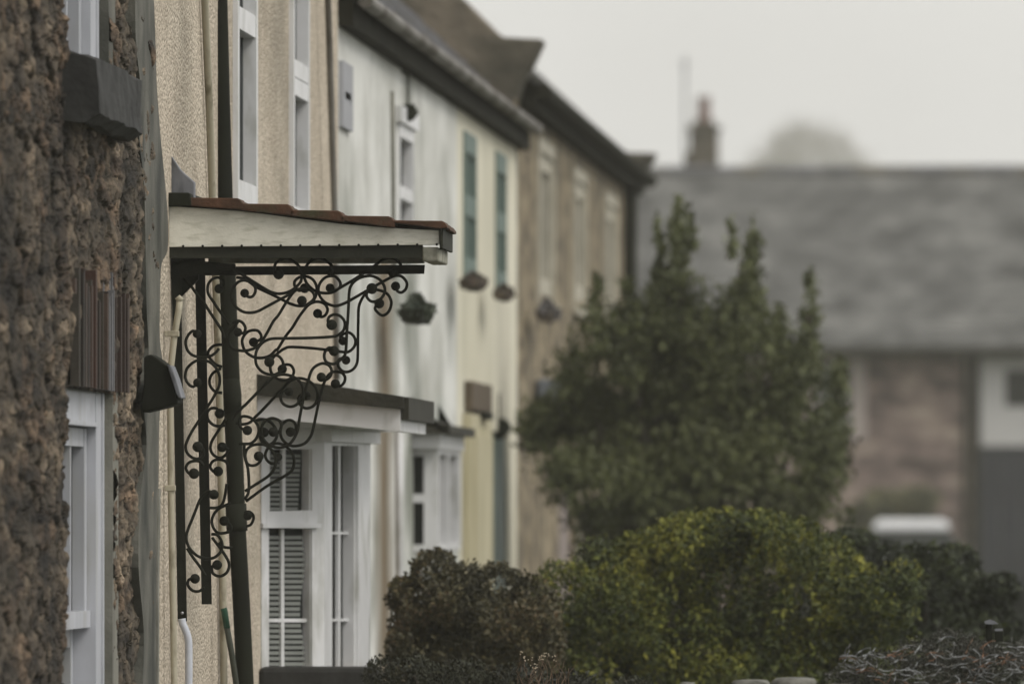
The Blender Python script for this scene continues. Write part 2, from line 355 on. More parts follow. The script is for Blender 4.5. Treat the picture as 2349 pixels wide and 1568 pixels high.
for (y0, y1, z0, z1) in ((14, LW[0], GZ, 3.3), (LW[1], SY1, GZ, 3.3), (LW[0], LW[1], LW[3], UW[2]), (LW[0], LW[1], GZ, LW[2])):
    b.box(-A-5, -A-.06 if y0 != LW[1] else -A-.05, y0, y1, z0, z1)
obj('wall_core', b, M['lime'], st)
# far jambs of the two windows, cement rendered
b = MB(); b.box(-A-.3, -A-.004, LW[1]-.012, LW[1]+.22, LW[2], LW[3]+.02); obj('window_jamb', b, M['jamb'], st)
b = MB(); b.box(-A-.3, -A+.0, UW[1]-.012, UW[1]+.25, UW[2], UW[3]); obj('window_jamb', b, M['lime'], st)
# dark render on the corner
b = MB()
re = [(352, -30), (357, 100), (360, 200), (370, 330), (380, 430), (386, 517), (384, 575), (370, 610), (367, 700), (367, 780), (374, 850), (366, 960), (364, 1100), (363, 1200), (361, 1400), (362, 1600)]
le = [(330, 1600), (334, 1450), (322, 1300), (326, 1150), (340, 1020), (333, 920), (345, 820), (340, 700), (338, 560), (334, 420), (322, 300), (326, 200), (316, 100), (314, -30)]
def rough_edge(pts, a=3): 
    o = []
    for (x0, y0), (x1, y1) in zip(pts[:-1], pts[1:]):
        n = max(2, int(abs(y1-y0)/9))
        for k in range(n): o.append((x0+(x1-x0)*k/n+random.uniform(-a, a), y0+(y1-y0)*k/n))
    return o+[pts[-1]]
b.img(WALL, [tuple(q) for q in spline(re, 5)]+[tuple(q) for q in spline([(x-4, y) for x, y in le], 5)], .045, .007)
obj('corner_render', b, M['lime'], st)
b = MB(); b.img(WALL, [(369, 1120), (366, 1300), (365, 1600), (362, 1600), (362, 1300), (365, 1120)], .03, .012); obj('cement_fillet', b, M['jamb'], st)
# lintel of upright bricks over the lower window
b = MB(); y = DW(166); ye = DW(287); rs = random.Random(3); zt = ZZ(625, 36.4)
z0 = ZZ(884, 36.0)
while y < ye:
    wd = rs.uniform(.028, .06); px = X0-A*F/y
    c = rs.choice([(.06, .03, .021), (.04, .025, .019), (.075, .05, .037), (.024, .019, .015), (.055, .048, .037)])
    if 236 < px < 258: c = (.15, .15, .155)
    tp = zt+rs.uniform(-.09, .03)
    b.box(-A-.12, -A+.012+rs.uniform(-.014, .012), y, y+wd-.008, z0, tp, c); y += wd
obj('lintel', b, M['brick'], st)
b = MB(); b.box(-A-.15, -A-.006, DW(166), ye, z0+.004, zt-.06); obj('lintel_mortar', b, M['lime'], st)
# sills
b = MB(); zs_ = ZZ(110, 35.9)
P = [(-A-.2, zs_+.01), (-A+.0, zs_), (-A+.092, zs_-.035), (-A+.095, zs_-.21), (-A+.05, zs_-.235), (-A-.2, zs_-.2)]
N = 60; pr = []
for (xa_, za_), (xb_, zb_) in zip(P, P[1:]+P[:1]):
    for k in range(10): pr.append((xa_+(xb_-xa_)*k/10, za_+(zb_-za_)*k/10))
vs = np.array([(x, DW(156)+1.72*j/N, z) for j in range(N+1) for x, z in pr]); m_ = len(pr)
w1 = fbm(vs*V(9, 4, 9), 4)-.45; vs[:, 0] += w1*.03; vs[:, 2] += (fbm(vs*V(8, 3, 8)+9, 4)-.45)*.035
vs[:, 1] += (fbm(vs*V(8, 8, 8)+19, 3)-.45)*.02
b.add(vs, [(j*m_+k, j*m_+(k+1) % m_, (j+1)*m_+(k+1) % m_, (j+1)*m_+k) for j in range(N) for k in range(m_)]+[tuple(range(m_))[::-1], tuple(N*m_+k for k in range(m_))])
obj('window_sill', b, M['slate_sill'], st)
# sash windows
def sash(h, mid=None):
    y0, y1, z0, z1 = h; fr = MB(); xo = -A-.035
    fr.box(xo-.09, xo, y1-.30, y1-.015, z0, z1)                        # box frame, far side
    fr.box(xo-.09, xo+.006, y1-.10, y1-.04, z0, z1)
    fr.box(xo-.09, xo, y0, y0+.12, z0, z1)
    fr.box(xo-.09, xo-.002, y0+.12, y1-.3, z1-.10, z1)
    fr.box(xo-.05, xo+.012, y0+.12, y1-.3, z1-.115, z1-.10)
    w_ = obj('window', fr, M['whitepaint'], st)
    s = MB(); xs = xo-.03
    m = mid if mid is not None else z0
    s.box(xs-.04, xs, y1-.40, y1-.305, m, z1-.12); s.box(xs-.04, xs, y0+.125, y0+.2, m, z1-.12)
    s.box(xs-.04, xs-.002, y0+.2, y1-.4, z1-.18, z1-.12)
    s.box(xs-.04, xs+.012, y0+.125, y1-.305, m-.055, m)
    s.box(xs-.03, xs-.006, (y0+y1)/2-.02, (y0+y1)/2+.02, m, z1-.18)
    obj('upper_sash', s, M['whitepaint'], w_)
    if mid is not None:
        s = MB(); xs = xo-.075
        s.box(xs-.04, xs, y1-.40, y1-.305, z0, m-.055); s.box(xs-.04, xs, y0+.125, y0+.2, z0, m-.055); s.box(xs-.04, xs-.002, y0+.2, y1-.4, m-.12, m-.06)
        obj('lower_sash', s, M['whitepaint'], w_)
    g = MB(); g.box(xo-.14, xo-.12, y0, y1, z0, z1); obj('pane', g, M['glass'], w_)
sash(LW, ZZ(1400, 37.2)); sash(UW)
u = MB(); u.add([(-A+.2, 14, 3.3), (-A+.2, SY1, 3.3), (-A-3, SY1, 6.2), (-A-3, 14, 6.2), (-A-6, 14, 3.3), (-A-6, SY1, 3.3)], [(0, 1, 2, 3), (3, 2, 5, 4), (0, 3, 4), (1, 5, 2), (0, 4, 5, 1)])
obj('roof', u, M['slate'], st)
# cream conduit clipped to the corner
b = MB(); b.tube([at(x, y, 39.75) for x, y in [(412, 690), (410, 712), (400, 770), (391, 850), (391, 960), (392, 1120), (395, 1300), (398, 1450), (400, 1600), (404, 2060)]], .0115, 12)
b.tube([at(407, 690, 39.75), at(412, 684, 39.75), at(416, 690, 39.75)], .0125, 12)
pp = obj('conduit', b, M['conduit'], st, smooth=True)
for yy_ in (765, 1119):
    b = MB(); xx = 400 if yy_ < 900 else 392
    b.box(at(378, 0, 39.75)[0], at(xx+11, 0, 39.75)[0], 39.735, 39.765, ZZ(yy_+7, 39.75), ZZ(yy_-7, 39.75)); obj('clip', b, M['conduit'], pp, bevel=.003)

# dark angular lamp housing
fx = thing('floodlight', 'dark angular lamp housing jutting from the stone house corner beside the canopy', 'outdoor lamp', at(345, 945, 39.3))
b = MB(); b.img(perp(38.62), [(330, 818), (346, 812), (362, 822), (384, 838), (394, 852), (404, 900), (409, 925), (380, 934), (328, 946), (322, 934), (330, 880)], .22, 0); obj('housing', b, M['blackpipe'], fx, bevel=.006)
b = MB(); b.img(perp(38.60), [(383, 836), (391, 838), (403, 868), (416, 912), (411, 914), (404, 903)], .2, 0); obj('front_glass', b, M['lead'], fx, bevel=.003)

# ------------------------------------------------------------------ cream pebbledash house
C0 = SY1; C1 = DW(775)
cr = thing('cream_house', 'cream pebbledash house with white windows and a bay, nearest after the canopy', 'house', (-A-3, 44, GZ))
W1 = (DW(534), DW(580), ZZ(470, 43.6), 2.6); W2 = (DW(663), DW(700), ZZ(520, 46.9), 2.55)
mb = wall_holes(C0, C1, GZ, 3.3, [W1, W2], rec=.05)
obj('wall', mb, M['pebble'], cr)
window(cr, W1, M['upvc'], rec=.02, fw=.085, bars_z=(ZZ(50, 43.6),))
window(cr, W2, M['upvc'], rec=.02, fw=.07, bars_z=(ZZ(165, 46.8), ZZ(190, 46.8)-.03))
# leaning black downpipe
pc = [(486, -700), (502, 0), (508, 240), (514, 452), (520, 600), (525, 743), (536, 1000), (545, 1225), (555, 1409), (563, 1580), (585, 2010)]
def PD(px, off): return (A-off)*F/(X0-px)
b = MB(); b.tube([at(x, y, 42.35) for x, y in pc], .0325, 20); dp = obj('downpipe', b, M['blackpipe'], cr, smooth=True)
b = MB(); b.tube([at(x, y, 42.35) for x, y in [(541, 1155), (543, 1205), (544, 1218)]], .0395, 20); obj('pipe_socket', b, M['blackpipe'], dp, smooth=True)
b = MB(); b.tube([at(x, y, 42.35) for x, y in [(529, 868), (531, 905), (533, 945)]], [.034, .038, .035], 20); obj('pipe_socket', b, M['blackpipe'], dp, smooth=True)
b = MB(); b.tube([WALL.pt(x, y, .02) for x, y in [(450, -560), (470, 0), (480, 240), (487, 450), (497, 700), (506, 1000), (514, 1600), (522, 1960)]], .014, 8); obj('cable_trunking', b, M['conduit'], cr, smooth=True)
b = MB(); b.tube([WALL.pt(x, y, .05) for x, y in [(742, -340), (757, 150), (763, 350), (769, 520), (771, 700), (772, 870)]], .014, 12); obj('downpipe', b, M['gutter'], cr, smooth=True)
# white waste pipe under the near bracket
b = MB(); b.tube(spline([tuple(at(x, y, 40.0)) for x, y in [(417, 1418), (419, 1430), (425, 1443), (431, 1462), (433, 1490), (433, 1600), (433, 2050)]], 5), .0135, 14); obj('waste_pipe', b, M['whitepipe'], cr, smooth=True)
u = MB(); u.add([(-A+.25, C0, 3.3), (-A+.25, C1, 3.3), (-A-3, C1, 6.2), (-A-3, C0, 6.2), (-A-6.2, C0, 3.3), (-A-6.2, C1, 3.3)], [(0, 1, 2, 3), (3, 2, 5, 4), (0, 3, 4), (1, 5, 2), (0, 4, 5, 1)])
obj('roof', u, M['slate'], cr)

# bay window of the cream house
c0 = at(598, 0, DW(598)); P0 = (c0[0], c0[1]); P1 = (at(742, 0, 44.95)[0], 44.95); P2 = (at(850, 0, 46.3)[0], 46.3); P3 = (-A, 46.7)
def face(P, Q):
    d = V(Q[0]-P[0], Q[1]-P[1]); n = V(d[1], -d[0], 0)
    return Pl(P, n)
FA = face(P0, P1); FB = face(P1, P2)
def rect(x0, x1, y0, y1): return [(x0, y0), (x1, y0), (x1, y1), (x0, y1)]
BB = 1640
b = MB()
zt = ZZ(1000, 45); zb = ZZ(1530, 45)
b.prism([(P0[0]-.05, P0[1]+.03, GZ), (P1[0]-.02, P1[1]+.03, GZ), (P2[0]-.02, P2[1], GZ), (P3[0]-.05, P3[1], GZ)], V(0, 0, zb-GZ-.01))
bay = obj('bay_window', b, M['pebble'], cr)
b = MB()
# side face seen square on: frame members
for r in ((600, 612, 985, BB), (716, 744, 985, BB)): b.img(FA, rect(*r), .07)
b.img(FA, rect(612, 716, 985, 1030), .069, -.0005)
b.img(FA, [(612, 1172), (716, 1170), (716, 1212), (612, 1210)], .072, .001)
b.img(FA, rect(604, 738, 1200, 1210), .02, .022)
b.img(FA, rect(612, 716, 1532, 1560), .069, -.0005)
for r in ((612, 619, 1030, 1172), (709, 716, 1030, 1172), (612, 617, 1212, 1532), (711, 716, 1212, 1532)): b.img(FA, rect(*r), .05, -.008)
for r in ((744, 762, 985, BB), (812, 850, 985, BB)): b.img(FB, rect(*r), .07)
b.img(FB, rect(762, 812, 985, 1022), .069, -.0005)
b.img(FB, [(822, 1022), (828, 1022), (828, BB), (822, BB)], .02, .015)
obj('bay_frame', b, M['upvc'], bay)
b = MB()
b.img(FA, rect(648, 655, 1030, 1172), .012, -.024); obj('glazing_bars', b, M['upvc'], bay); b = MB()
b.img(FA, rect(645, 652, 1212, 1532), .012, -.024); b.img(FA, rect(612, 716, 1418, 1426), .012, -.0235); obj('glazing_bars', b, M['upvc'], bay); b = MB()
b.img(FB, rect(776, 781, 1022, BB), .012, -.024); b.img(FB, rect(762, 812, 1219, 1225), .012, -.0235); b.img(FB, rect(762, 812, 1418, 1424), .012, -.0235)
obj('glazing_bars', b, M['upvc'], bay)
b = MB(); b.img(FA, rect(600, 742, 1000, 1560), .01, -.045); b.img(FB, rect(744, 850, 1000, BB), .01, -.045); obj('pane', b, M['glass'], bay)
# blinds stand just inside the glass (slats in front of the dark pane skin)
b = MB()
for k in range(12):
    y = 1042+k*11; b.img(FA, [(619, y), (690-k*.6, y), (690-k*.6, y+6.5), (619, y+6.5)], .004, -.03)
obj('blind', b, M['blind'], bay); b = MB()
for k in range(24):
    y = 1228+k*12.6; b.img(FA, [(617, y), (694+6*math.sin(k*.35), y), (694+6*math.sin(k*.35), y+8), (617, y+8)], .004, -.03)
obj('blind', b, M['blind'], bay)
# cornice boards
def ring(off0, off1, z0, z1, fx=0.):
    b = MB(); q = lambda o: [(P0[0]-.05, P0[1]-o), (P1[0]+o, P1[1]-o), (P2[0]+o, P2[1]+.1+fx), (-A-.02, P3[1]+.1+fx)]
    b.prism([(x, y, z0) for x, y in q(off1)], V(0, 0, z1-z0)); return b
b = ring(0, .035, ZZ(1012, 44.9), ZZ(984, 44.9)); obj('cornice', b, M['upvc'], bay)
b = ring(0, .075, ZZ(984, 44.8)+.002, ZZ(963, 44.8)); obj('cornice', b, M['upvc'], bay)
XE = at(925, 0, 44.4)[0]
def sweep(pts, y0, y1): b = MB(); b.prism([(x, y0, z) for x, z in pts], V(0, y1-y0, 0)); return b
Zc = lambda py: ZZ(py, 44.4)
b = sweep([(-A-.02, Zc(905)), (-A-.02, Zc(955)), (XE-.03, Zc(988)), (XE-.012, Zc(988)), (XE-.012, Zc(938))], 44.42, 46.2); obj('fascia_board', b, M['upvc'], bay)
b = sweep([(-A-.02, Zc(856)), (XE-.32, Zc(880)), (XE, Zc(909)), (XE+.004, Zc(938)), (-A-.02, Zc(906))], 44.38, 46.3); obj('bay_roof', b, M['slate_lichen'], bay)
b = MB(); b.box(XE-.008, XE+.02, 44.43, 46.25, Zc(962), Zc(910)); obj('gutter', b, M['slate_lichen'], bay)
b = MB(); b.box(-A, XE-.1, 44.5, 44.75, GZ, ZZ(1528, 44.6)); obj('bay_plinth', b, M['slate_sill'], bay, bevel=.02)

# leaning pole with green tip
b = MB(); b.tube([at(x, y, 42.0) for x, y in [(513, 1394), (515, 1402), (521, 1440)]], .0125, 10, (.5, 1.5, 1.2)); b.tube([at(x, y, 42.0) for x, y in [(521, 1440), (532, 1500), (552, 1640), (600, 2000), (612, 2067)]], .0115, 10, (1, 1, 1))
obj('garden_pole', b, M['woodpole'], label='thin dark pole with green tip leaning on cream wall behind the black downpipe', cat='pole', smooth=True)

# ------------------------------------------------------------------ door canopy with iron brackets
KX = 1.06428
DN, DF = 40.0, 40.62
cn = thing('door_canopy', 'small tiled porch canopy on black wrought iron scroll brackets', 'canopy', (-A+.5, 40.5, .85))
def c4(x, y): return ((360+x/2.751)/KX, (430+y/2.751)/KX)
pn = perp(DN)
b = MB(); b.img(pn, [c4(*p) for p in [(145, 200), (640, 235), (1300, 320), (1700, 352), (1960, 362), (1960, 460), (1400, 466), (145, 476)]], .03, 0.); obj('side_panel', b, M['fascia'], cn, bevel=.002)
b = MB(); b.img(perp(DF), [c4(*p) for p in [(145, 200), (1300, 320), (1960, 362), (1960, 460), (145, 476)]], -.03, 0.); obj('side_panel', b, M['fascia'], cn)
# roof tiles: five courses, each mesh a course with a rounded front corner
steps = [(285, 650, 145, 232), (640, 985, 185, 262), (960, 1325, 228, 298), (1300, 1665, 266, 330), (1640, 2022, 297, 352)]
for i, (x0, x1, yt, yb) in enumerate(steps):
    slope = 7
    prof = [(x0, yt), (x1-42, yt+slope*.6), (x1-26, yt+slope+4), (x1-8, yt+34), (x1-4 if i == 4 else x1-2, yb-2), (x1-60, yb+8 if i < 4 else yb+2), (x0, yb-40 if i else yb-10)]
    if i < 4: prof = [(x0, yt), (x1-42, yt+slope*.6), (x1-26, yt+slope+4), (x1, yt+slope+36), (x1, yt+slope+75), (x0, yb-30)]
    b = MB(); q = [at(*c4(*p), DN) for p in prof]
    b.prism([v+V(0, -.03, 0) for v in q], V(0, .20, 0))
    for k in range(2):
        b.prism([v+V(0, .172+.21*k, -.004-.002*(k % 2)) for v in q], V(0, .205, 0))
    obj('roof_tile', b, M['tile'], cn, bevel=.004)
b = MB(); b.img(pn, [c4(*p) for p in [(125, 110), (280, 110), (288, 125), (296, 200), (130, 204)]], .62, .034); obj('flashing', b, M['blackpipe'], cn, bevel=.004)
b = MB(); b.img(perp(40.1), [(368, 343), (380, 347), (392, 357), (413, 388), (424, 399), (446, 418), (446, 456), (381, 456), (374, 400)], .0, 0) if False else b.img(perp(40.1), [(368, 343), (380, 347), (392, 357), (413, 388), (424, 399), (446, 418), (446, 456), (381, 456), (374, 400)], .06, 0)
obj('slate_upstand', b, M['lead'], cn, bevel=.004)
xa = at(388, 0, DN)[0]; xb = at(c4(1960, 0)[0], 0, DN)[0]; zt = ZZ(c4(0, 470)[1], DN)
# front fascia and its drip board at the outer edge
b = MB(); b.box(xb+.002, at(c4(1988, 0)[0], 0, DN)[0], DN-.02, DF-.0, ZZ(c4(0, 486)[1], DN), ZZ(c4(0, 352)[1], DN)); obj('front_board', b, M['darkwood'], cn, bevel=.003)
b = MB(); b.box(at(c4(1845, 0)[0], 0, DN)[0], at(c4(1957, 0)[0], 0, DN)[0], DN+.005, DF-.03, ZZ(c4(0, 572)[1], DN), zt-.003); obj('end_block', b, M['paledamp'], cn, bevel=.006)
b = MB(); b.box(xa-.06, at(c4(1843, 0)[0], 0, DN)[0], DN+.012, DN+.07, ZZ(c4(0, 549)[1], DN), zt+.012); obj('bearer', b, M['darkwood'], cn)
b = MB(); b.box(xa-.06, at(c4(1843, 0)[0], 0, DN)[0], DN+.071, DF-.04, zt-.02, zt+.0); obj('soffit', b, M['darkwood'], cn)
b = MB(); b.box(xa+.1, at(c4(1800, 0)[0], 0, DN)[0], DF-.11, DF-.04, ZZ(c4(0, 588)[1], DF), ZZ(c4(0, 540)[1], DF)); obj('bearer', b, M['paledamp'], cn)
for k in range(14):
    x, y = c4(240+k*131, 470-k*.9); q = at(x, y, DN-.004); b = MB(); b.ball(q, .0048, seg=8); obj('nail', b, M['iron'], cn)

def tr(ox, oy, k): return lambda x, y: ((ox+x/k)/KX, (oy+y/k)/KX)
t1 = tr(420, 600, 7.839); t2 = tr(680, 600, 6.909); t3 = tr(420, 780, 7.839); t4 = tr(600, 780, 7.127)
t5 = tr(560, 960, 5.227); t6 = tr(420, 960, 6.532); t7 = tr(420, 1180, 4.9)
def P_(t, *p): return [t(*q) for q in p]
near = [
 # (path, ball or None at the start, ball or None at the end)
 (P_(t2, (2, 476), (-60, 400), (-50, 300), (40, 232), (140, 215), (250, 260), (350, 350), (392, 480), (375, 600), (300, 690), (200, 760), (80, 800), (-50, 800), (-200, 740), (-540, 530), (-760, 400)), 85/6.9, None),
 (P_(t2, (395, 925), (430, 1005), (540, 950), (602, 880), (590, 800), (520, 740), (430, 722), (330, 732), (262, 775), (200, 850), (100, 1000), (0, 1165))+P_(t4, (480, 30), (370, 230), (250, 420), (150, 495), (20, 535))+P_(t3, (1310, 592), (1180, 560), (1100, 470), (1080, 350), (1110, 230), (1180, 150), (1270, 30)), 78/6.9, None),
 (P_(t3, (1150, 60), (1260, 20), (1350, 60), (1402, 150), (1385, 240), (1330, 262), (1260, 240)), None, 80/7.84),
 (P_(t2, (1575, 720), (1495, 790), (1490, 860), (1545, 925), (1620, 940), (1720, 895), (1785, 800), (1790, 700), (1730, 590), (1640, 530), (1540, 505), (1400, 530), (1280, 600), (1210, 700), (1190, 820), (1182, 1000), (1165, 1300))+P_(t4, (1770, 40), (1755, 300), (1745, 500), (1722, 620), (1640, 705), (1560, 758), (1490, 768), (1400, 730), (1365, 640), (1388, 545), (1460, 485), (1535, 545)), 88/6.9, 85/7.13),
 (P_(t4, (1495, 90), (1432, 40), (1450, -45), (1530, -88), (1630, -70), (1708, 10), (1725, 100), (1690, 200), (1590, 275), (1450, 300), (1100, 318), (700, 325), (500, 327), (380, 350), (270, 420), (190, 540), (170, 660), (190, 790), (280, 900), (400, 950), (500, 955), (600, 900), (648, 820), (640, 720), (580, 640), (510, 618), (450, 650), (410, 735)), 88/7.13, 85/7.13),
 (P_(t4, (750, 1250), (660, 1235), (612, 1300), (615, 1400), (670, 1475), (780, 1512), (890, 1470), (980, 1350), (1002, 1230), (960, 1100), (860, 1010), (720, 958), (580, 960), (460, 1010), (330, 1130), (150, 1320), (0, 1475))+P_(t5, (170, 175), (90, 260), (40, 340)), 75/7.13, None),
 (P_(t4, (1315, 1000), (1390, 1045), (1470, 985), (1495, 900), (1470, 820), (1410, 775), (1320, 762), (1200, 820), (1130, 920), (1082, 1080), (1030, 1250))+P_(t5, (925, 160), (895, 320), (868, 480), (800, 610), (720, 670), (620, 690), (500, 650), (422, 560), (408, 460), (445, 365), (540, 315), (640, 350), (662, 430), (620, 500), (560, 490)), 78/7.13, 58/5.2),
 (P_(t5, (230, 470), (150, 440), (125, 350), (170, 292), (270, 310), (350, 385), (376, 475), (345, 570), (280, 632), (205, 642), (120, 640)), 58/5.2, None),
 (P_(t5, (375, 800), (400, 850), (350, 905), (280, 918), (228, 890), (203, 800), (222, 720), (280, 668), (370, 647), (450, 655), (525, 705), (575, 780), (592, 870), (570, 960), (500, 1050), (350, 1150), (200, 1245)), 60/5.2, None),
 (P_(t5, (190, 640), (195, 800), (235, 950), (250, 1150), (240, 1270), (195, 1350)), None, None),
 (P_(t1, (1390, 905), (1460, 975), (1540, 965), (1590, 890), (1592, 800), (1520, 705), (1400, 662), (1310, 672), (1230, 725), (1150, 850), (1130, 980), (1180, 1110), (1260, 1200), (1370, 1262), (1500, 1278), (1640, 1250), (1850, 1140), (2195, 955))+P_(t2, (150, 832), (230, 760)), 80/7.84, None),
 (P_(t1, (900, 820), (985, 720), (960, 640), (870, 606), (770, 640), (700, 720), (680, 820), (700, 930), (800, 1080), (900, 1230), (1100, 1500)), 85/7.84, None),
 (P_(t1, (230, 620), (330, 720), (450, 890), (600, 1070), (720, 1260), (900, 1530))+P_(t3, (960, 220), (1000, 350)), None, None),
 (P_(t3, (480, 270), (410, 215), (330, 270), (270, 380), (265, 480), (300, 590), (380, 670), (500, 715), (620, 722), (730, 698), (830, 635), (900, 550)), 80/7.84, None),
 (P_(t3, (490, 1205), (410, 1280), (330, 1245), (265, 1150), (255, 1050), (290, 930), (400, 820), (520, 770), (640, 780), (750, 830), (850, 935), (908, 1080), (908, 1230), (855, 1370), (760, 1540))+P_(t6, (580, 190), (500, 310), (430, 430), (320, 600), (240, 760), (217, 860), (250, 960), (340, 1028), (430, 1035), (500, 980), (490, 880), (410, 850)), 82/7.84, 80/6.5),
 (P_(t6, (350, 1275), (270, 1270), (222, 1190), (260, 1110), (350, 1075), (450, 1085), (500, 1150)), 80/6.5, None),
 (P_(t7, (500, 130), (440, 90), (380, 130), (330, 200), (255, 390), (180, 580), (177, 690), (225, 790), (330, 875), (470, 893), (565, 835), (600, 750), (590, 680), (540, 612), (470, 602)), 56/4.9, None),
 (P_(t7, (180, 770), (240, 865), (340, 1000), (400, 1100)), None, None),
 (P_(t7, (275, 1135), (205, 1145), (190, 1210), (245, 1275), (320, 1285), (390, 1240)), 56/4.9, None),
]
far = [
 (P_(t2, (440, 715), (350, 755), (280, 690), (272, 600), (350, 530), (470, 515), (580, 570), (640, 680), (640, 800), (590, 915), (480, 995), (340, 1012), (200, 975), (60, 905))+P_(t1, (1900, 925), (1620, 790), (1400, 640), (1230, 600)), 78/6.9, None),
 (P_(t2, (870, 430), (900, 340), (800, 252), (690, 212), (560, 240), (465, 350), (432, 480), (460, 600), (540, 700), (650, 772), (780, 797), (910, 783), (1050, 700), (1300, 550), (1600, 350), (1750, 240), (1870, 202), (1980, 230), (2060, 320), (2060, 420), (1930, 455)), 70/6.9, 78/6.9),
 (P_(t2, (870, 710), (950, 745), (1030, 705), (1042, 620), (970, 525), (880, 508), (780, 540), (700, 630), (672, 740), (705, 860), (790, 955), (900, 1003), (1000, 1007), (1130, 960), (1300, 865), (1500, 750), (1850, 555), (1980, 502), (2085, 522), (2162, 620), (2150, 720), (2080, 783), (2010, 765), (1975, 680)), 72/6.9, 74/6.9),
 (P_(t2, (660, 1140), (710, 1195), (780, 1175), (825, 1100), (815, 1030), (760, 968), (660, 940), (570, 960), (480, 1020), (350, 1190), (230, 1382))+P_(t4, (700, 280), (550, 520))+P_(t3, (1990, 575), (1880, 680), (1750, 727), (1600, 725), (1480, 670), (1388, 580), (1342, 430), (1370, 320), (1450, 232), (1560, 200), (1650, 218), (1705, 300), (1690, 380), (1560, 430)), 74/6.9, 85/7.84),
 (P_(t2, (1700, 970), (1640, 1020), (1640, 1085), (1750, 1172), (1860, 1105), (1902, 950), (1835, 810), (1700, 748), (1580, 745), (1480, 800), (1400, 905), (1352, 1050), (1345, 1300))+P_(t4, (1955, 100), (1952, 400), (1948, 650), (1930, 770), (1870, 860), (1770, 907), (1680, 890), (1612, 810), (1610, 725), (1665, 672), (1745, 705)), 80/6.9, 72/7.13),
 (P_(t4, (1690, 370), (1650, 300), (1720, 240), (1800, 225), (1880, 290), (1910, 380), (1880, 480), (1780, 560), (1640, 555), (1200, 500), (800, 475), (680, 500), (560, 580), (470, 670), (432, 770), (432, 880), (480, 970), (570, 1040), (650, 1060), (760, 1030), (822, 960), (835, 880), (790, 800), (720, 780), (650, 800), (635, 860)), 72/7.13, 78/7.13),
 (P_(t4, (1050, 1320), (960, 1310), (918, 1380), (950, 1480), (1050, 1540), (1180, 1495), (1250, 1360), (1225, 1200), (1120, 1080), (980, 1022), (860, 1030), (740, 1090), (560, 1280), (300, 1560))+P_(t5, (330, 300), (260, 370), (170, 392), (80, 380)), 78/7.13, None),
 (P_(t4, (1560, 1115), (1640, 1155), (1712, 1090), (1727, 1000), (1680, 930), (1600, 905), (1515, 910), (1440, 960), (1380, 1060), (1330, 1200), (1285, 1400))+P_(t5, (1140, 110), (1080, 400), (1040, 540), (960, 635), (850, 668), (760, 655), (680, 590), (650, 500), (672, 400), (740, 342), (810, 352), (850, 420), (830, 490), (780, 490)), 78/7.13, 58/5.2),
 (P_(t5, (440, 495), (395, 560), (440, 640), (530, 645), (600, 565), (600, 470), (530, 370), (430, 330), (330, 345)), 60/5.2, None),
 (P_(t5, (620, 810), (600, 880), (540, 892), (480, 850), (458, 780), (490, 700), (550, 650), (620, 636), (700, 660), (770, 720), (822, 820), (812, 950), (740, 1030), (480, 1180), (210, 1375)), 52/5.2, None),
 (P_(t7, (905, 385), (880, 340), (930, 338), (970, 375), (972, 430), (940, 490), (885, 510)), 50/4.9, None),
 (P_(t3, (960, 480), (890, 480), (800, 500), (720, 570), (690, 650), (740, 760), (840, 855), (960, 905)), None, None),
 (P_(t3, (940, 930), (860, 970), (760, 1050), (715, 1180), (750, 1300), (840, 1380), (960, 1400)), None, None),
 (P_(t6, (760, 320), (710, 240), (620, 240), (565, 300), (570, 400), (630, 480), (720, 520), (850, 510)), 75/6.5, None),
 (P_(t6, (800, 855), (900, 900), (830, 1000), (740, 1022), (650, 965), (612, 870), (640, 750), (760, 560), (860, 400)), 75/6.5, None),
 (P_(t6, (735, 1240), (665, 1245), (608, 1165), (650, 1080), (740, 1050), (850, 1080), (900, 1150)), 75/6.5, None),
 (P_(t7, (625, 445), (700, 500), (690, 570), (560, 590), (492, 520), (480, 420), (545, 310), (700, 230)), 56/4.9, None),
 (P_(t7, (430, 290), (560, 280), (620, 200), (655, 0)), None, None),
 (P_(t7, (540, 970), (480, 990), (490, 1070), (570, 1105), (655, 1060), (683, 960), (625, 840), (500, 670), (480, 640)), 56/4.9, None),
 (P_(t7, (560, 700), (620, 755), (720, 768)), None, None),
]
def bracket(curves, D, bar, barw, top, ybot):
    # bar: [(x,y),(x,y)] centre line of the upright; top: horizontal bar polygon
    mb = MB(); (ax, ay), (bx, by) = bar
    mb.prism([at(ax-barw, ay, D), at(ax+barw, ay, D), at(bx+barw, by, D), at(bx-barw, by, D)], V(0, .012, 0))
    br = obj('scroll_bracket', mb, M['iron'], cn)
    mb = MB(); mb.prism([at(x, y, D-.003) for x, y in top], V(0, .02, 0)); obj('top_bar', mb, M['iron'], br)
    r = 3.45*D/F
    for path, b0, b1 in curves:
        pts = spline(path, 7); q = [at(x, y, D+.006+.002*math.sin(i*.05)) for i, (x, y) in enumerate(pts)]
        mb = MB(); n = len(q); mb.tube(q, r, 8)
        if b0: mb.ball(at(*path[0], D+.004), 1.08*b0/KX*D/F, .9)
        if b1: mb.ball(at(*path[-1], D+.004), 1.08*b1/KX*D/F, .9)
        obj('scroll', mb, M['iron'], br, smooth=True)
    return br
bracket(near, 40.08, [(403, 575), (418, 1424)], 10.5, [c4(*p) for p in [(150, 610), (1400, 603), (1400, 640), (150, 662)]] if False else [(392, 592), (540, 606), (540, 616), (392, 640)], 0)
bracket(far, DF-.12, [(458, 585), (474, 1385)], 11.5, [c4(*p) for p in [(380, 608), (1862, 595), (1857, 655), (380, 666)]], 0)
b = MB(); q = at(418, 1405, 40.07); b.ball(q, .006, seg=8); obj('screw', b, M['metal'], cn)
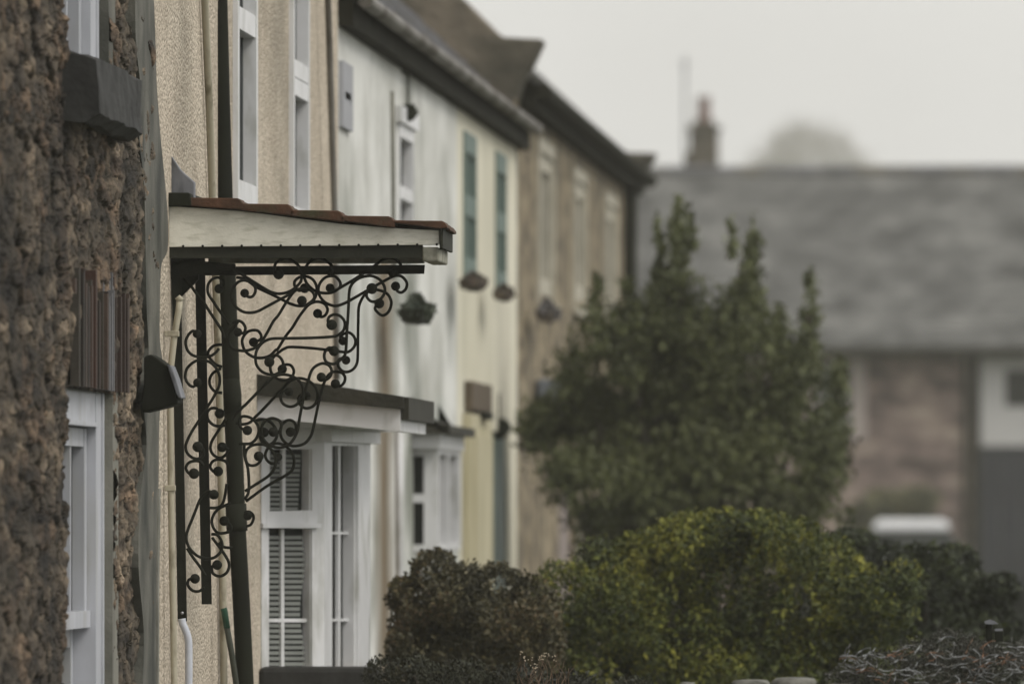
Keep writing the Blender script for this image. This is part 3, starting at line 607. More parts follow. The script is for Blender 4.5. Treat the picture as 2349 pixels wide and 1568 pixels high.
# dark recess board behind the upright on the wall
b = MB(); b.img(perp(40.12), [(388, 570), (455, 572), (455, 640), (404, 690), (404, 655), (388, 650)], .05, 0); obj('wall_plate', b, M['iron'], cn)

# ------------------------------------------------------------------ white rendered house
wy0, wy1 = C1, DW(1048)
wh = thing('white_house', 'white rendered house streaked with grey and brown damp stains', 'house', (-A-3, (wy0+wy1)/2, GZ))
cy = (wy0+wy1)/2
M['white_wall'] = mat('damp_white_render', [(.35, (.40, .40, .355)), (.6, (.66, .66, .62))], 1.6, (1, .4, .8), bump=.004, bscale=40,
    grime=((.20, .21, .175), 1.5, (1, .5, .6), .47, .66), band=[(DW(882)-cy, 1.05, .1, 2.75, (.16, .12, .07), .75), (DW(1010)-cy, 1.0, .3, 2.0, (.27, .31, .27), .7)])
H = (DW(912), DW(945), ZZ(600, 54.5), ZZ(292, 54.5))
H2 = (DW(903), DW(1006), ZZ(1262, 56), ZZ(1030, 56))
H0 = (DW(776)+.02, DW(800), ZZ(300, 50), ZZ(150, 50))
obj('wall', wall_holes(wy0+.002, wy1, GZ, 2.19, [H, H0]), M['white_wall'], wh)
window(wh, H0, mat('grey_shutter', flat((.34, .345, .36), .85), 3), rec=.02, fw=.16)
window(wh, H, M['upvc'], rec=.03, fw=.06, bars_z=((H[2]+H[3])/2,))
b = MB(); b.box(-A+.003, -A+.03, H[0]-.15, H[1]+.1, H[3]+.002, H[3]+.08); obj('window_head', b, M['upvc'], wh)
b = MB(); b.tube([WALL.pt(x, y, .05) for x, y in [(900, 210), (902, 400), (903, 640)]], .010, 10); obj('waste_pipe', b, M['jamb'], wh, smooth=True)
b = MB(); b.tube([WALL.pt(x, y, .06) for x, y in [(914, 930), (916, 1200), (917, 1700)]], .019, 12); obj('downpipe', b, M['upvc'], wh, smooth=True)

pitched_roof('roof', wh, wy0+.02, wy1, 2.26, 44, 3.2, M['slate'], over=.09)
b = MB(); b.box(-A-.05, -A+.065, wy0+.02, wy1, 2.15, 2.255); obj('eaves_board', b, M['fringe'], wh)
b = MB(); b.tube([(-A+.11, wy0+.1, 2.265), (-A+.11, wy1, 2.265)], .034, 12); obj('gutter', b, M['gutter'], wh)
# its bay window
by0, by1 = 55.2, 57.3; XB = at(1005, 0, by0)[0]
b = MB(); b.box(-A-.02, XB-.01, by0+.01, by1, GZ, ZZ(1262, by0)); bw = obj('bay_window', b, M['white_wall'], wh)
pb = perp(by0); b = MB()
for r in ((903, 930, 1025, 1262), (972, 1005, 1025, 1262)): b.img(pb, rect(*r), .07)
b.img(pb, rect(930, 972, 1025, 1045), .07, -.001); b.img(pb, rect(930, 972, 1132, 1152), .07, -.001); b.img(pb, rect(930, 972, 1248, 1264), .07, -.001)
pf = Pl((XB, 0), (1, 0, 0))
for q0, q1 in ((0, .12), (.95, 1.05), (1.95, 2.1)): b.box(XB-.07, XB, by0+.072+q0 if q0 == 0 else by0+q0, by0+q1, ZZ(1262, by0), ZZ(1025, by0))
b.box(XB-.07, XB-.002, by0+.12, by0+2, ZZ(1262, by0), ZZ(1248, by0)); b.box(XB-.07, XB-.002, by0+.12, by0+2, ZZ(1040, by0), ZZ(1025, by0))
obj('bay_frame', b, M['upvc'], bw)
b = MB(); b.img(pb, rect(905, 1000, 1030, 1260), .01, -.03); b.box(XB-.06, XB-.05, by0+.1, by0+2, ZZ(1260, by0), ZZ(1030, by0)); obj('pane', b, M['glass'], bw)
b = MB(); b.box(-A-.02, at(1012, 0, by0)[0], by0-.08, by1+.05, ZZ(1028, by0), ZZ(992, by0)); obj('cornice', b, M['upvc'], bw)
b = MB(); xe = at(1033, 0, by0-.1)[0]
b.prism([(x, by0-.14, z) for x, z in [(-A-.02, ZZ(900, by0)), (xe-.28, ZZ(938, by0)), (xe-.12, ZZ(966, by0)), (xe, ZZ(975, by0)), (xe, ZZ(993, by0)-.004), (-A-.02, ZZ(993, by0)-.004)]], V(0, 2.4, 0)); obj('bay_roof', b, M['slate_lichen'], bw)

# ------------------------------------------------------------------ cream cottage with green windows
gy0, gy1 = wy1, DW(1186)
gr = thing('cream_cottage', 'pale cream cottage with narrow green windows and an ochre door', 'house', (-A-3, (gy0+gy1)/2, GZ))
M['green_wall'] = mat('cream_render', [(.3, (.52, .49, .375)), (.7, (.70, .67, .55))], 1.3, (1, .3, .4), bump=.003, bscale=40, grime=((.40, .38, .28), 1.5, (1, .3, .3), .52, .75))
G1 = (DW(1062), DW(1090), ZZ(640, 60.5), ZZ(308, 60.5)); G2 = (DW(1136), DW(1159), ZZ(668, 63.8), ZZ(352, 63.8))
G3 = (DW(1125), DW(1166), GZ+.02, ZZ(990, 64))
G4 = (DW(1060), DW(1108), GZ+.02, ZZ(940, 60.8))
obj('wall', wall_holes(gy0+.002, gy1, GZ, 2.19, [G1, G2, G3]), M['green_wall'], gr)
for g in (G1, G2): window(gr, g, M['dullgreen'], rec=.03, fw=.11, bars_z=((g[2]+g[3])/2,), bars_y=((g[0]+g[1])/2,))
b = MB(); b.box(-A-.08, -A-.02, G3[0]+.01, G3[1]-.01, G3[2], G3[3]-.01); b.box(-A-.022, -A-.012, G3[0]+.15, G3[1]-.15, G3[2]+.2, G3[2]+.9); obj('door', b, M['dullgreen'], gr)
b = MB(); b.box(-A+.004, -A+.05, G4[0], G4[1], G4[2], ZZ(952, 60.8)); b.box(-A+.05, -A+.07, G4[0]+.2, G4[1]-.3, G4[2]+.1, ZZ(1000, 60.8)); obj('door', b, M['ochre'], gr, label='ochre cream door under brown panel')
b = MB(); b.box(-A+.004, -A+.045, DW(1064), DW(1110), ZZ(942, 60.8), ZZ(878, 60.8)); obj('door_head', b, M['brown'], gr)
b = MB(); b.box(-A+.004, -A+.09, DW(1080), DW(1094), ZZ(962, 61), ZZ(944, 61)); obj('door_lamp', b, M['blackpipe'], gr, bevel=.01)
pitched_roof('roof', gr, gy0, gy1, 2.26, 44, 3.2, M['slate'], over=.09)
b = MB(); b.box(-A-.05, -A+.065, gy0, gy1+.25, 2.15, 2.255); obj('eaves_board', b, M['fringe'], gr)
b = MB(); b.tube([(-A+.11, gy0, 2.265), (-A+.11, gy1+.2, 2.265)], .034, 12); obj('gutter', b, M['gutter'], gr)

# ------------------------------------------------------------------ tan stone cottages
ty0, ty1 = gy1, DW(1456)
tn = thing('stone_cottage', 'tan stone cottage row with coped gables and three pale windows', 'house', (-A-3, (ty0+ty1)/2, GZ))
TW = []
for (xa_, xb_, yt, yb) in ((1230, 1266, 326, 695), (1312, 1340, 390, 706), (1384, 1410, 446, 738)):
    d = (DW(xa_)+DW(xb_))/2; TW.append((DW(xa_)+.12, DW(xb_)-.12, ZZ(yb, d)+.05, ZZ(yt, d)-.08))
TD = (DW(1282), DW(1316), GZ+.02, ZZ(1130, 72))
obj('wall', wall_holes(ty0+.002, ty1, GZ, 2.44, TW+[TD]), M['tan'], tn)
for h in TW:
    window(tn, h, M['dressed'], rec=.04, fw=.10, bars_y=((h[0]+h[1])/2,))
    b = MB(); y0, y1, z0, z1 = h
    b.box(-A+.002, -A+.022, y0-.12, y0, z0-.05, z1+.08); b.box(-A+.002, -A+.022, y1, y1+.12, z0-.05, z1+.08); b.box(-A+.002, -A+.021, y0, y1, z1, z1+.08); b.box(-A+.002, -A+.05, y0-.15, y1+.15, z0-.11, z0-.05)
    obj('window_surround', b, M['dressed'], tn)
b = MB(); b.box(-A-.08, -A-.03, TD[0]+.01, TD[1]-.01, TD[2], TD[3]); obj('door', b, mat('pinkish_door', flat((.24, .20, .18), .85), 4), tn)
b = MB(); b.box(-A+.01, -A+.16, DW(1226), DW(1268), ZZ(930, 69.6), ZZ(876, 69.6)); obj('door_hood', b, M['bluegrey'], tn, bevel=.02)
pitched_roof('roof', tn, ty0+.3, ty1-.3, 2.52, 43.4, 3.1, M['slate_lichen'], over=.10, rows=30)
b = MB(); b.box(-A-.05, -A+.09, ty0+.4, ty1-.3, 2.40, 2.53); obj('eaves_board', b, M['fringe'], tn)
b = MB(); b.tube([(-A+.13, ty0+.4, 2.50), (-A+.13, ty1-.3, 2.50)], .05, 10); obj('gutter', b, M['fringe'], tn)
b = MB(); b.img(perp(ty0), [(1247, 90), (1152, 85), (1062, -4), (760, -300), (500, -560), (560, -300), (900, 50), (1186, 345), (1186, 232), (1194, 200), (1214, 156), (1220, 148)], .42, 0); obj('gable_coping', b, M['coping'], tn, bevel=.02)
b = MB(); b.img(perp(ty1-.4), [(1507, 351), (1430, 349), (1215, 150), (900, -140), (700, -330), (700, -180), (1050, 120), (1452, 520), (1456, 437), (1461, 425), (1468, 402), (1478, 396)], .42, 0); obj('gable_coping', b, M['coping'], tn, bevel=.02)
b = MB(); b.tube([WALL.pt(x, y, .05) for x, y in [(1448, 425), (1446, 600), (1446, 1000), (1446, 1600)]], .05, 10); obj('downpipe', b, M['blackpipe'], tn, smooth=True)

# ------------------------------------------------------------------ plants: leaf clouds
def leaves(blobs, n, size, cols, seed=1, up=0., asp=.55, shell=.5, gap=.35, gs=3.0, fuzz=.16):
    """leaf-sized quads through the volume of ellipsoids (centre, radii); noise opens gaps, clumps differ in shade"""
    rs = np.random.default_rng(seed); C = np.array([b_[0] for b_ in blobs], float); Rr = np.array([b_[1] for b_ in blobs], float)
    vol = Rr.prod(1)**(.72); pr = vol/vol.sum(); out = []; tot = 0
    while tot < n:
        k = rs.choice(len(blobs), n, p=pr); d = rs.normal(size=(n, 3)); d /= np.linalg.norm(d, axis=1)[:, None]
        rad = shell+(1-shell)*rs.random(n)**.6; p = C[k]+d*Rr[k]*rad[:, None]*(1+fuzz*(rs.random(n)-.5))[:, None]
        g = fbm(p*gs+seed*3.1, 3); p = p[g > gap+.02*rs.random(n)]; out.append(p); tot += len(p)
    p = np.vstack(out)[:n]; n = len(p)
    s = size*(.6+.8*rs.random(n)); a = rs.normal(size=(n, 3)); a[:, 2] += up*2; a /= np.linalg.norm(a, axis=1)[:, None]
    b_ = np.cross(a, rs.normal(size=(n, 3))); b_ /= np.linalg.norm(b_, axis=1)[:, None]
    nn = np.cross(a, b_)
    v = np.empty((n, 4, 3)); v[:, 0] = p-a*s[:, None]*.5; v[:, 1] = p+b_*s[:, None]*asp*.5+nn*s[:, None]*.12; v[:, 2] = p+a*s[:, None]*.5; v[:, 3] = p-b_*s[:, None]*asp*.5+nn*s[:, None]*.12
    cl = fbm(p*5+seed, 3)*1.15; t = np.clip(cl+rs.normal(size=n)*.16-.0, 0, .999)**1.35; cols = np.array(cols); t = t*(len(cols)-1); i = t.astype(int); f = (t-i)[:, None]
    c = cols[i]*(1-f)+cols[np.minimum(i+1, len(cols)-1)]*f; c *= (.8+.4*rs.random((n, 1)))
    mb = MB(); mb.v = [v.reshape(-1, 3)]; mb.c = [np.repeat(c, 4, 0)]; idx = np.arange(n)[:, None]*4+np.arange(4); mb.f = [tuple(r) for r in idx.tolist()]; mb.n = 4*n
    return mb
def B(px, py, rx, ry, D, rd): s = D/F; return (at(px, py, D), V(rx*s, rd, ry*s))
def stems(base, tips, r=.03, seed=0):
    rs = random.Random(seed); mb = MB(); base = V(*base)
    for t in tips:
        t = V(*t); m1 = base*.6+t*.4+V(rs.uniform(-.05, .05), rs.uniform(-.05, .05), 0); m2 = base*.25+t*.75
        mb.tube([base+V(rs.uniform(-.03, .03), rs.uniform(-.03, .03), -.02), m1, m2, t], [r, r*.75, r*.45, r*.15], 6)
    return mb
def bush(name, label, cat, blobs, n, size, cols, seed, part='foliage', **k):
    c = np.mean([b_[0] for b_ in blobs], 0); rootz = GZ
    o = thing(name, label, cat, (c[0], c[1], rootz)); 
    mb = leaves(blobs, n, size, cols, seed, **k)
    low = [(V(q[0][0], q[0][1], (q[0][2]-q[1][2]*.3+rootz)/2), V(q[1][0]*.95, q[1][1]*.9, max(.1, (q[0][2]-q[1][2]*.3-rootz)/2*1.15))) for q in blobs]
    lo = leaves(low, n//2, size*1.15, cols, seed+40, shell=.6, gap=.2)
    v_ = lo.v[0].copy(); v_[:, 2] = np.maximum(v_[:, 2], rootz); mb.v.append(v_); mb.c += lo.c; mb.f += [tuple(i+mb.n for i in f) for f in lo.f]; mb.n += lo.n
    obj(part, mb, M['leaf'], o)
    big = sorted(blobs, key=lambda q: -q[1].prod())[:9]
    obj('stem', stems((c[0], c[1], rootz), [b_[0]+V(0, 0, .3*b_[1][2]) for b_ in big], .03, seed), M['bark'], o)
    return o

# tall dark evergreen in the middle
TG = [(.034, .039, .014), (.066, .075, .026), (.10, .112, .04), (.145, .158, .062)]
D = 64
bl = []
def spire(px, y0, y1, w0, w1, n=8, dpt=.35):
    for i in range(n):
        t = i/(n-1); bl.append(B(px+random.uniform(-8, 8), y0+(y1-y0)*t, (w0+(w1-w0)*t)*random.uniform(.85, 1.2), (y1-y0)/n*.85, D+random.uniform(-.2, .2), dpt*(.25+.75*t)))
spire(1560, 478, 760, 14, 62); spire(1512, 520, 740, 10, 34, 5); spire(1578, 470, 560, 10, 24, 4)
spire(1683, 530, 760, 12, 52, 6); spire(1727, 505, 760, 11, 52, 7)
spire(1857, 640, 860, 14, 44, 6); spire(1790, 720, 860, 14, 46, 5); spire(1370, 650, 800, 16, 46, 5)
spire(1442, 660, 860, 22, 60, 5); spire(1310, 800, 900, 14, 40, 4)
for px, py, rx, ry in ((1390, 790, 80, 90), (1480, 800, 90, 120), (1580, 780, 95, 130), (1700, 800, 100, 120), (1800, 870, 90, 120), (1330, 860, 70, 60), (1370, 960, 120, 120), (1250, 965, 60, 50),
        (1230, 1000, 45, 60), (1500, 960, 150, 150), (1660, 960, 160, 150), (1820, 1000, 120, 150), (1900, 1060, 55, 110), (1925, 860, 22, 40), (1310, 1080, 90, 70), (1450, 1110, 150, 110),
        (1620, 1120, 170, 120), (1790, 1130, 150, 110), (1290, 970, 60, 60), (1500, 1230, 180, 90), (1700, 1240, 200, 90), (1400, 1180, 110, 50), (1910, 930, 40, 60), (1550, 880, 100, 100), (1700, 880, 110, 100), (1660, 1060, 120, 100), (1600, 1020, 90, 90), (1740, 1040, 90, 90)):
    bl.append(B(px, py, rx, ry, D+random.uniform(-.25, .35), .55))
tr_ = thing('evergreen_tree', 'tall dark evergreen tree with pointed tips in the middle distance', 'tree', (at(1580, 0, D)[0], D, GZ))
obj('crown', leaves(bl, 56000, .046, TG, 3, up=.6, asp=.5, shell=.1, gap=.365, gs=5.5, fuzz=.75), M['leaf'], tr_)
obj('trunk', stems((at(1580, 0, D)[0], D, GZ), [at(x, y, D) for x, y in ((1560, 560), (1700, 600), (1857, 720), (1440, 740), (1370, 960), (1250, 990), (1820, 1000), (1620, 900), (1500, 900))], .07, 2), M['bark'], tr_)

# yellow-green laurel-like shrub in front
YG = [(.012, .018, .003), (.034, .047, .006), (.085, .10, .012), (.185, .185, .022), (.27, .255, .035)]
D = 48.5; bl = []
for px, py, rx, ry in ((1300, 1370, 90, 95), (1280, 1470, 90, 100), (1390, 1330, 100, 100), (1480, 1290, 90, 80), (1560, 1240, 80, 70), (1650, 1225, 80, 62), (1750, 1230, 90, 66), (1830, 1250, 80, 66),
        (1900, 1290, 80, 70), (1500, 1400, 150, 120), (1680, 1360, 160, 130), (1850, 1390, 130, 120), (1950, 1370, 90, 90), (2030, 1400, 70, 90), (1400, 1480, 150, 100), (1600, 1500, 180, 110), (1800, 1520, 160, 110), (1960, 1490, 110, 90), (2070, 1340, 60, 60), (1730, 1195, 40, 30), (1590, 1205, 40, 26), (1780, 1500, 110, 90), (1420, 1400, 110, 110), (1330, 1540, 90, 60), (1700, 1560, 150, 60), (1550, 1560, 120, 60)):
    bl.append(B(px, py, rx, ry, D+random.uniform(-.2, .5), .35))
bush('laurel_shrub', 'large yellow-green leafy shrub in front of the evergreen tree', 'shrub', bl, 42000, .03, YG, 5, shell=.45, gap=.37, gs=7, asp=.45, up=.2)
# dark loose shrub to its right
DGc = [(.006, .008, .004), (.014, .02, .007), (.035, .046, .013), (.09, .10, .03)]
D = 52; bl = []
for px, py, rx, ry in ((2010, 1290, 90, 60), (2120, 1330, 100, 90), (2200, 1290, 50, 50), (2230, 1380, 90, 70), (2300, 1350, 40, 40), (2090, 1440, 140, 90), (2250, 1450, 110, 70), (1950, 1240, 60, 30), (2160, 1510, 160, 80)):
    bl.append(B(px, py, rx, ry, D+random.uniform(-.2, .4), .35))
bush('dark_shrub', 'dark loose shrub with scattered lighter leaves at the right below the white car', 'shrub', bl, 15000, .034, DGc, 6, shell=.3, gap=.42, gs=7, asp=.5)
# brown-green hedge at the foot of the white bay
BH = [(.018, .017, .007), (.05, .045, .018), (.095, .078, .032), (.17, .115, .06)]
D = 46.8; bl = []
for px, py, rx, ry in ((945, 1370, 60, 50), (1000, 1310, 60, 55), (1060, 1330, 60, 50), (1140, 1340, 60, 55), (1210, 1370, 60, 60), (980, 1440, 90, 80), (1110, 1440, 110, 80), (940, 1500, 60, 80), (1070, 1530, 130, 80), (1220, 1470, 80, 90), (1230, 1400, 60, 60), (930, 1345, 36, 26), (1020, 1370, 60, 60), (1040, 1400, 120, 80), (1160, 1420, 90, 70)):
    bl.append(B(px, py, rx, ry, D+random.uniform(-.1, .4), .25))
bush('brown_hedge', 'brownish green stepped hedge below the white bay windows', 'hedge', bl, 30000, .022, BH, 8, shell=.5, gap=.30, gs=6, asp=.6)
D = 43.2; bl = []
for px, py, rx, ry in ((880, 1560, 50, 60), (950, 1570, 70, 70), (1060, 1590, 90, 80), (1190, 1600, 100, 80), (1320, 1610, 100, 80), (1450, 1620, 90, 70)):
    bl.append(B(px, py, rx, ry, D+random.uniform(-.1, .2), .22))
bush('dark_hedge', 'low very dark hedge along the bottom beside the bay post', 'hedge', bl, 16000, .017, [(.007, .008, .004), (.016, .018, .008), (.03, .033, .013), (.07, .055, .03)], 9, shell=.55, gap=.33, gs=8)
# dry twigs with pale seed heads
b = MB(); rs = random.Random(4)
for k in range(26):
    x0 = rs.uniform(1190, 1300); p = [at(x0, 1600, 41.5)]; x, y = x0, 1600
    for j in range(5): x += rs.uniform(-10, 12); y -= rs.uniform(8, 26); p.append(at(x, y, 41.5+rs.uniform(-.02, .02)))
    b.tube(p, [.0016, .0014, .0012, .001, .0009, .0007], 4, (.16, .10, .06))
    if rs.random() < .5:
        for q in range(3): b.ball(p[-1]+V(rs.uniform(-.01, .01), 0, rs.uniform(-.01, .01)), .003, seg=5, col=(.5, .42, .3))
obj('dry_stalks', b, M['leaf'], label='thin dry stalks with pale seed heads in front of the dark hedge', cat='plant')

# frosted silvery plant sprawling over the garden wall, front right
gwD = 36.5
gw = thing('garden_wall', 'low mossy rubble garden wall with rounded top stones along the bottom edge', 'wall', (at(1900, 0, gwD)[0], gwD, GZ))
rs = random.Random(12); b = MB(); zc = ZZ(1574, gwD)
b.box(at(1480, 0, gwD)[0], 1.2, gwD+.03, gwD+.33, GZ, zc-.02); obj('wall_core', b, M['mossstone'], gw)
def rock(c, r, seed):
    q = np.random.default_rng(seed); mb = MB(); mb.ball((0, 0, 0), 1, seg=16); v = mb.v[0]; nrm = v/(np.abs(v)**4).sum(1)[:, None]**.25
    nrm *= (1+.28*(fbm(nrm*2.2+seed, 3)-.45))[:, None]; mb.v[0] = nrm*V(*r)+V(*c); return mb
for px, py, w_, h_ in ((1577, 1572, 18, 12), (1722, 1566, 44, 12), (1822, 1562, 52, 13), (1650, 1580, 26, 10), (1925, 1576, 40, 12), (2040, 1582, 60, 14), (2170, 1585, 60, 14), (2290, 1585, 60, 14), (1530, 1582, 30, 10)):
    c = at(px, py+8, gwD+.15); s = gwD/F
    obj('coping_stone', rock(c, (w_*s, .15, h_*s*1.4), px), M['mossstone'], gw, smooth=True)
b = MB(); zz0 = GZ+.1
for row in range(12):
    x = at(1480, 0, gwD)[0]-.02
    while x < 1.15:
        l = rs.uniform(.12, .3); mb2 = rock((x+l/2, gwD+.05, zz0), (l/2, .06, .05), int(x*1000) % 997+row); b.add(mb2.v[0], mb2.f); x += l
    zz0 += .092
    if zz0 > zc-.06: break
obj('face_stones', b, M['mossstone'], gw, smooth=True)
D = 36.9; bl = []
for px, py, rx, ry in ((1950, 1555, 60, 36), (2030, 1530, 70, 45), (2100, 1500, 60, 45), (2170, 1490, 60, 50), (2150, 1550, 110, 50), (2230, 1500, 50, 50), (2280, 1530, 80, 60), (2360, 1510, 60, 55), (1990, 1590, 120, 40)):
    bl.append(B(px, py, rx, ry, D, .16))
pl_ = thing('cotoneaster', 'sprawling silvery twigged plant on the wall at the lower right corner', 'plant', at(2130, 1620, D))
obj('foliage', leaves(bl, 15000, .009, [(.012, .013, .01), (.03, .032, .025), (.05, .045, .03), (.09, .09, .08), (.30, .30, .29)], 14, shell=.6, gap=.33, gs=14, asp=.5), M['leaf'], pl_)
b = MB(); rs = random.Random(9)
for k in range(150):
    x, y = rs.uniform(1920, 2349), rs.uniform(1470, 1570); y = max(y, 1445+abs(x-2190)*.22+rs.uniform(0, 20)); p = [at(x, y, D-.17)]; ang = rs.uniform(-.4, .9); x_, y_ = x, y
    for j in range(4): ang += rs.uniform(-.7, .7); x_ += 11*math.cos(ang); y_ -= 9*math.sin(ang); p.append(at(x_, y_, D-.17+rs.uniform(-.03, .03)))
    c = rs.choice([(.26, .27, .27), (.16, .16, .15), (.20, .10, .05), (.08, .07, .05), (.34, .35, .35)])
    b.tube(p, [.0019, .0017, .0015, .0012, .0008], 4, c)
obj('twigs', b, M['leaf'], pl_)
gp = thing('gate_post', 'small dark post with pale frosted cap behind the silvery plant', 'post', (at(2275, 0, 37.4)[0], 37.4, GZ))
b = MB(); b.img(perp(37.4), rect(2262, 2276, 1428, 2100), .03); obj('post', b, M['blackpipe'], gp, bevel=.003)
b = MB(); b.img(perp(37.39), [(2258, 1424), (2270, 1420), (2282, 1424), (2290, 1430), (2276, 1431), (2260, 1430)], .04); b.img(perp(37.395), rect(2282, 2300, 1441, 1446), .03); obj('cap', b, M['lead'], gp)
b = MB(); b.img(perp(37.405), rect(2282, 2302, 1447, 1470), -.03); obj('latch', b, M['blackpipe'], gp, bevel=.003)

# ------------------------------------------------------------------ hanging baskets and window boxes
def basket(px, py, rx, ry, label, cols, wall_off=.12, name='window_box', cat='window box', seed=0, trail=False):
    D = DW(px, A-wall_off); s = D/F; c = at(px, py, D)
    o = thing(name, label, cat, (c[0], c[1], c[2]-ry*s), group='flower boxes on the house fronts')
    b = MB(); n = 12; hw = .42; 
    b.prism([(c[0]-rx*s*.95, c[1]-hw, c[2]), (c[0]+rx*s*.9, c[1]-hw, c[2]), (c[0]+rx*s*.6, c[1]-hw, c[2]-ry*s*.95), (c[0]-rx*s*.8, c[1]-hw, c[2]-ry*s*.95)], V(0, 2*hw, 0))
    obj('trough', b, M['brown'] if seed != 1 else M['blackpipe'], o)
    obj('flowers', leaves([(c+V(0, 0, -ry*s*.1), V(rx*s*1.1, hw, ry*s*.7)), (c+V(-rx*s*.3, .2, ry*s*.7), V(rx*s*.25, .15, ry*s*.7)), (c+V(rx*s*.35, -.2, ry*s*.4), V(rx*s*.3, .15, ry*s*.5))], 1500, .05, cols, 20+seed, shell=.2, gap=.3, gs=6, fuzz=.5), M['leaf'], o)
PK = [(.035, .03, .022), (.07, .055, .042), (.10, .078, .06), (.14, .10, .08)]
GK = [(.02, .03, .02), (.05, .06, .04), (.09, .10, .07)]
basket(957, 712, 30, 30, 'dark leafy flower box on the white house front', GK, .17, seed=1)
basket(1087, 646, 20, 16, 'brown flower box under the nearer green window', PK, .12, seed=2)
basket(1155, 672, 15, 14, 'brown flower box under the farther green window', PK, .12, seed=3)
basket(1257, 714, 20, 22, 'grey flower box on the tan stone cottage', [(.06, .06, .06), (.12, .11, .11), (.2, .2, .2)], .12, seed=4)
for px, py, D_, rr, lb, sd in ((936, 258, 54.2, 20, 'dark hanging basket under the eaves of the white house', 5), (786, 232, 49.95, 12, 'dark hanging basket beside the black drainpipe near the eaves', 6), (1145, 980, 63.6, 26, 'dark foliage basket hanging over the green door', 7)):
    c = at(px, py, D_); s = D_/F; o = thing('hanging_basket', lb, 'hanging basket', (c[0], c[1], c[2]-rr*s), group='hanging baskets on the house fronts')
    b = MB(); b.ball(c-V(0, 0, rr*s*.35), rr*s*.72, seg=12); obj('bowl', b, M['blackpipe'], o, smooth=True)
    obj('foliage', leaves([(c, V(rr*s, rr*s, rr*s*.8))], 900, .03, [(.015, .02, .01), (.03, .035, .02), (.06, .06, .035)], 30+sd, shell=.3, gap=.25), M['leaf'], o)
    b = MB(); b.tube([c+V(0, 0, rr*s*.4), c+V(0, 0, rr*s*.4+.16), c+V(-.06, 0, rr*s*.4+.2), V(-A-.01, c[1], c[2]+rr*s*.4+.2)], .006, 6); obj('hook', b, M['iron'], o)
# stone gateposts before the tan cottage
for px, lb in ((1328, 'left of two short pale gateposts before the tan cottage door'), (1370, 'right of two short pale gateposts below the evergreen branches')):
    D_ = 68.0; c = at(px, 1205, D_); s = D_/F
    b = MB(); b.box(c[0]-11*s, c[0]+11*s, D_-.05, D_+.05, GZ, c[2]-.02); b.box(c[0]-13*s, c[0]+13*s, D_-.06, D_+.06, c[2]-.02, c[2]+.015)
    obj('gatepost', b, M['dressed'], label=lb, cat='gatepost', group='pale gateposts', bevel=.008)

# ------------------------------------------------------------------ far cross building
FD = 165.
fb = thing('long_barn', 'long low stone building with big grey roof closing the street', 'building', (at(1950, 0, FD)[0], FD+5, GZ))
xl, xr = at(1290, 0, FD)[0], at(2900, 0, FD)[0]; ze = ZZ(788, FD); zr = ZZ(400, FD+5.2)
def fx_(px): return at(px, 0, FD)[0]
# front wall with openings
holes = [(fx_(1876), fx_(1950), ZZ(1000, FD), ZZ(835, FD)), (fx_(2306), fx_(2380), ZZ(932, FD), ZZ(848, FD))]
mb = MB(); xs = sorted({xl, fx_(2228), *[h[0] for h in holes], *[h[1] for h in holes]}); zs = sorted({GZ, ze, *[h[2] for h in holes], *[h[3] for h in holes]})
for i in range(len(xs)-1):
    for j in range(len(zs)-1):
        cx = (xs[i]+xs[i+1])/2; cz = (zs[j]+zs[j+1])/2
        if cx > fx_(2228) or any(h[0] < cx < h[1] and h[2] < cz < h[3] for h in holes): continue
        mb.add([(xs[i], FD, zs[j]), (xs[i+1], FD, zs[j]), (xs[i+1], FD, zs[j+1]), (xs[i], FD, zs[j+1])], [(0, 1, 2, 3)])
mb.box(xl, xr, FD+.15, FD+9, GZ, ze-.02)
obj('wall', mb, M['pinkstone'], fb)
b = MB(); h = holes[0]
b.box(h[0]-.1, h[0], FD-.03, FD+.1, h[2]-.1, h[3]+.12); b.box(h[1], h[1]+.24, FD-.03, FD+.1, h[2]-.05, h[3]+.12); b.box(h[0], h[1], FD-.029, FD+.1, h[3], h[3]+.12)
wf = obj('window', b, mat('pinkish_surround', flat((.36, .31, .28), .85), 2), fb); b = MB(); b.box(h[0], h[1], FD+.08, FD+.12, h[2], h[3]); obj('pane', b, mat('dull_glass', flat((.09, .11, .11), .9), 3, rough=.2), wf)
wr = mat('white_render_far', flat((.48, .47, .45), .9), 2)
b = MB(); z0, z1 = ZZ(1022, FD), ZZ(814, FD); h = holes[1]; x0_ = fx_(2250)
b.box(x0_, h[0], FD-.06, FD+.14, z0, z1); b.box(h[0], h[1], FD-.06, FD+.14, z0, h[2]); b.box(h[0], h[1], FD-.06, FD+.14, h[3], z1); b.box(h[1], xr, FD-.06, FD+.14, z0, z1)
obj('white_panel', b, wr, fb)
b = MB(); b.box(h[0], h[1], FD+.05, FD+.1, h[2], h[3]); obj('pane', b, M['glass'], fb)
b = MB()
x = fx_(2250)
while x < fx_(2800): b.box(x, x+.28, FD-.05, FD+.1, GZ, ZZ(1024, FD)); x += .29
obj('garage_door', b, M['navy'], fb)
b = MB(); b.box(fx_(2229), fx_(2249), FD-.02, FD+.1, GZ, ze-.05); obj('frame_post', b, M['fringe'], fb)
b = MB(); b.tube([(fx_(2216), FD-.08, GZ), (fx_(2216), FD-.08, ze-.1)], .045, 10); obj('downpipe', b, M['blackpipe'], fb)
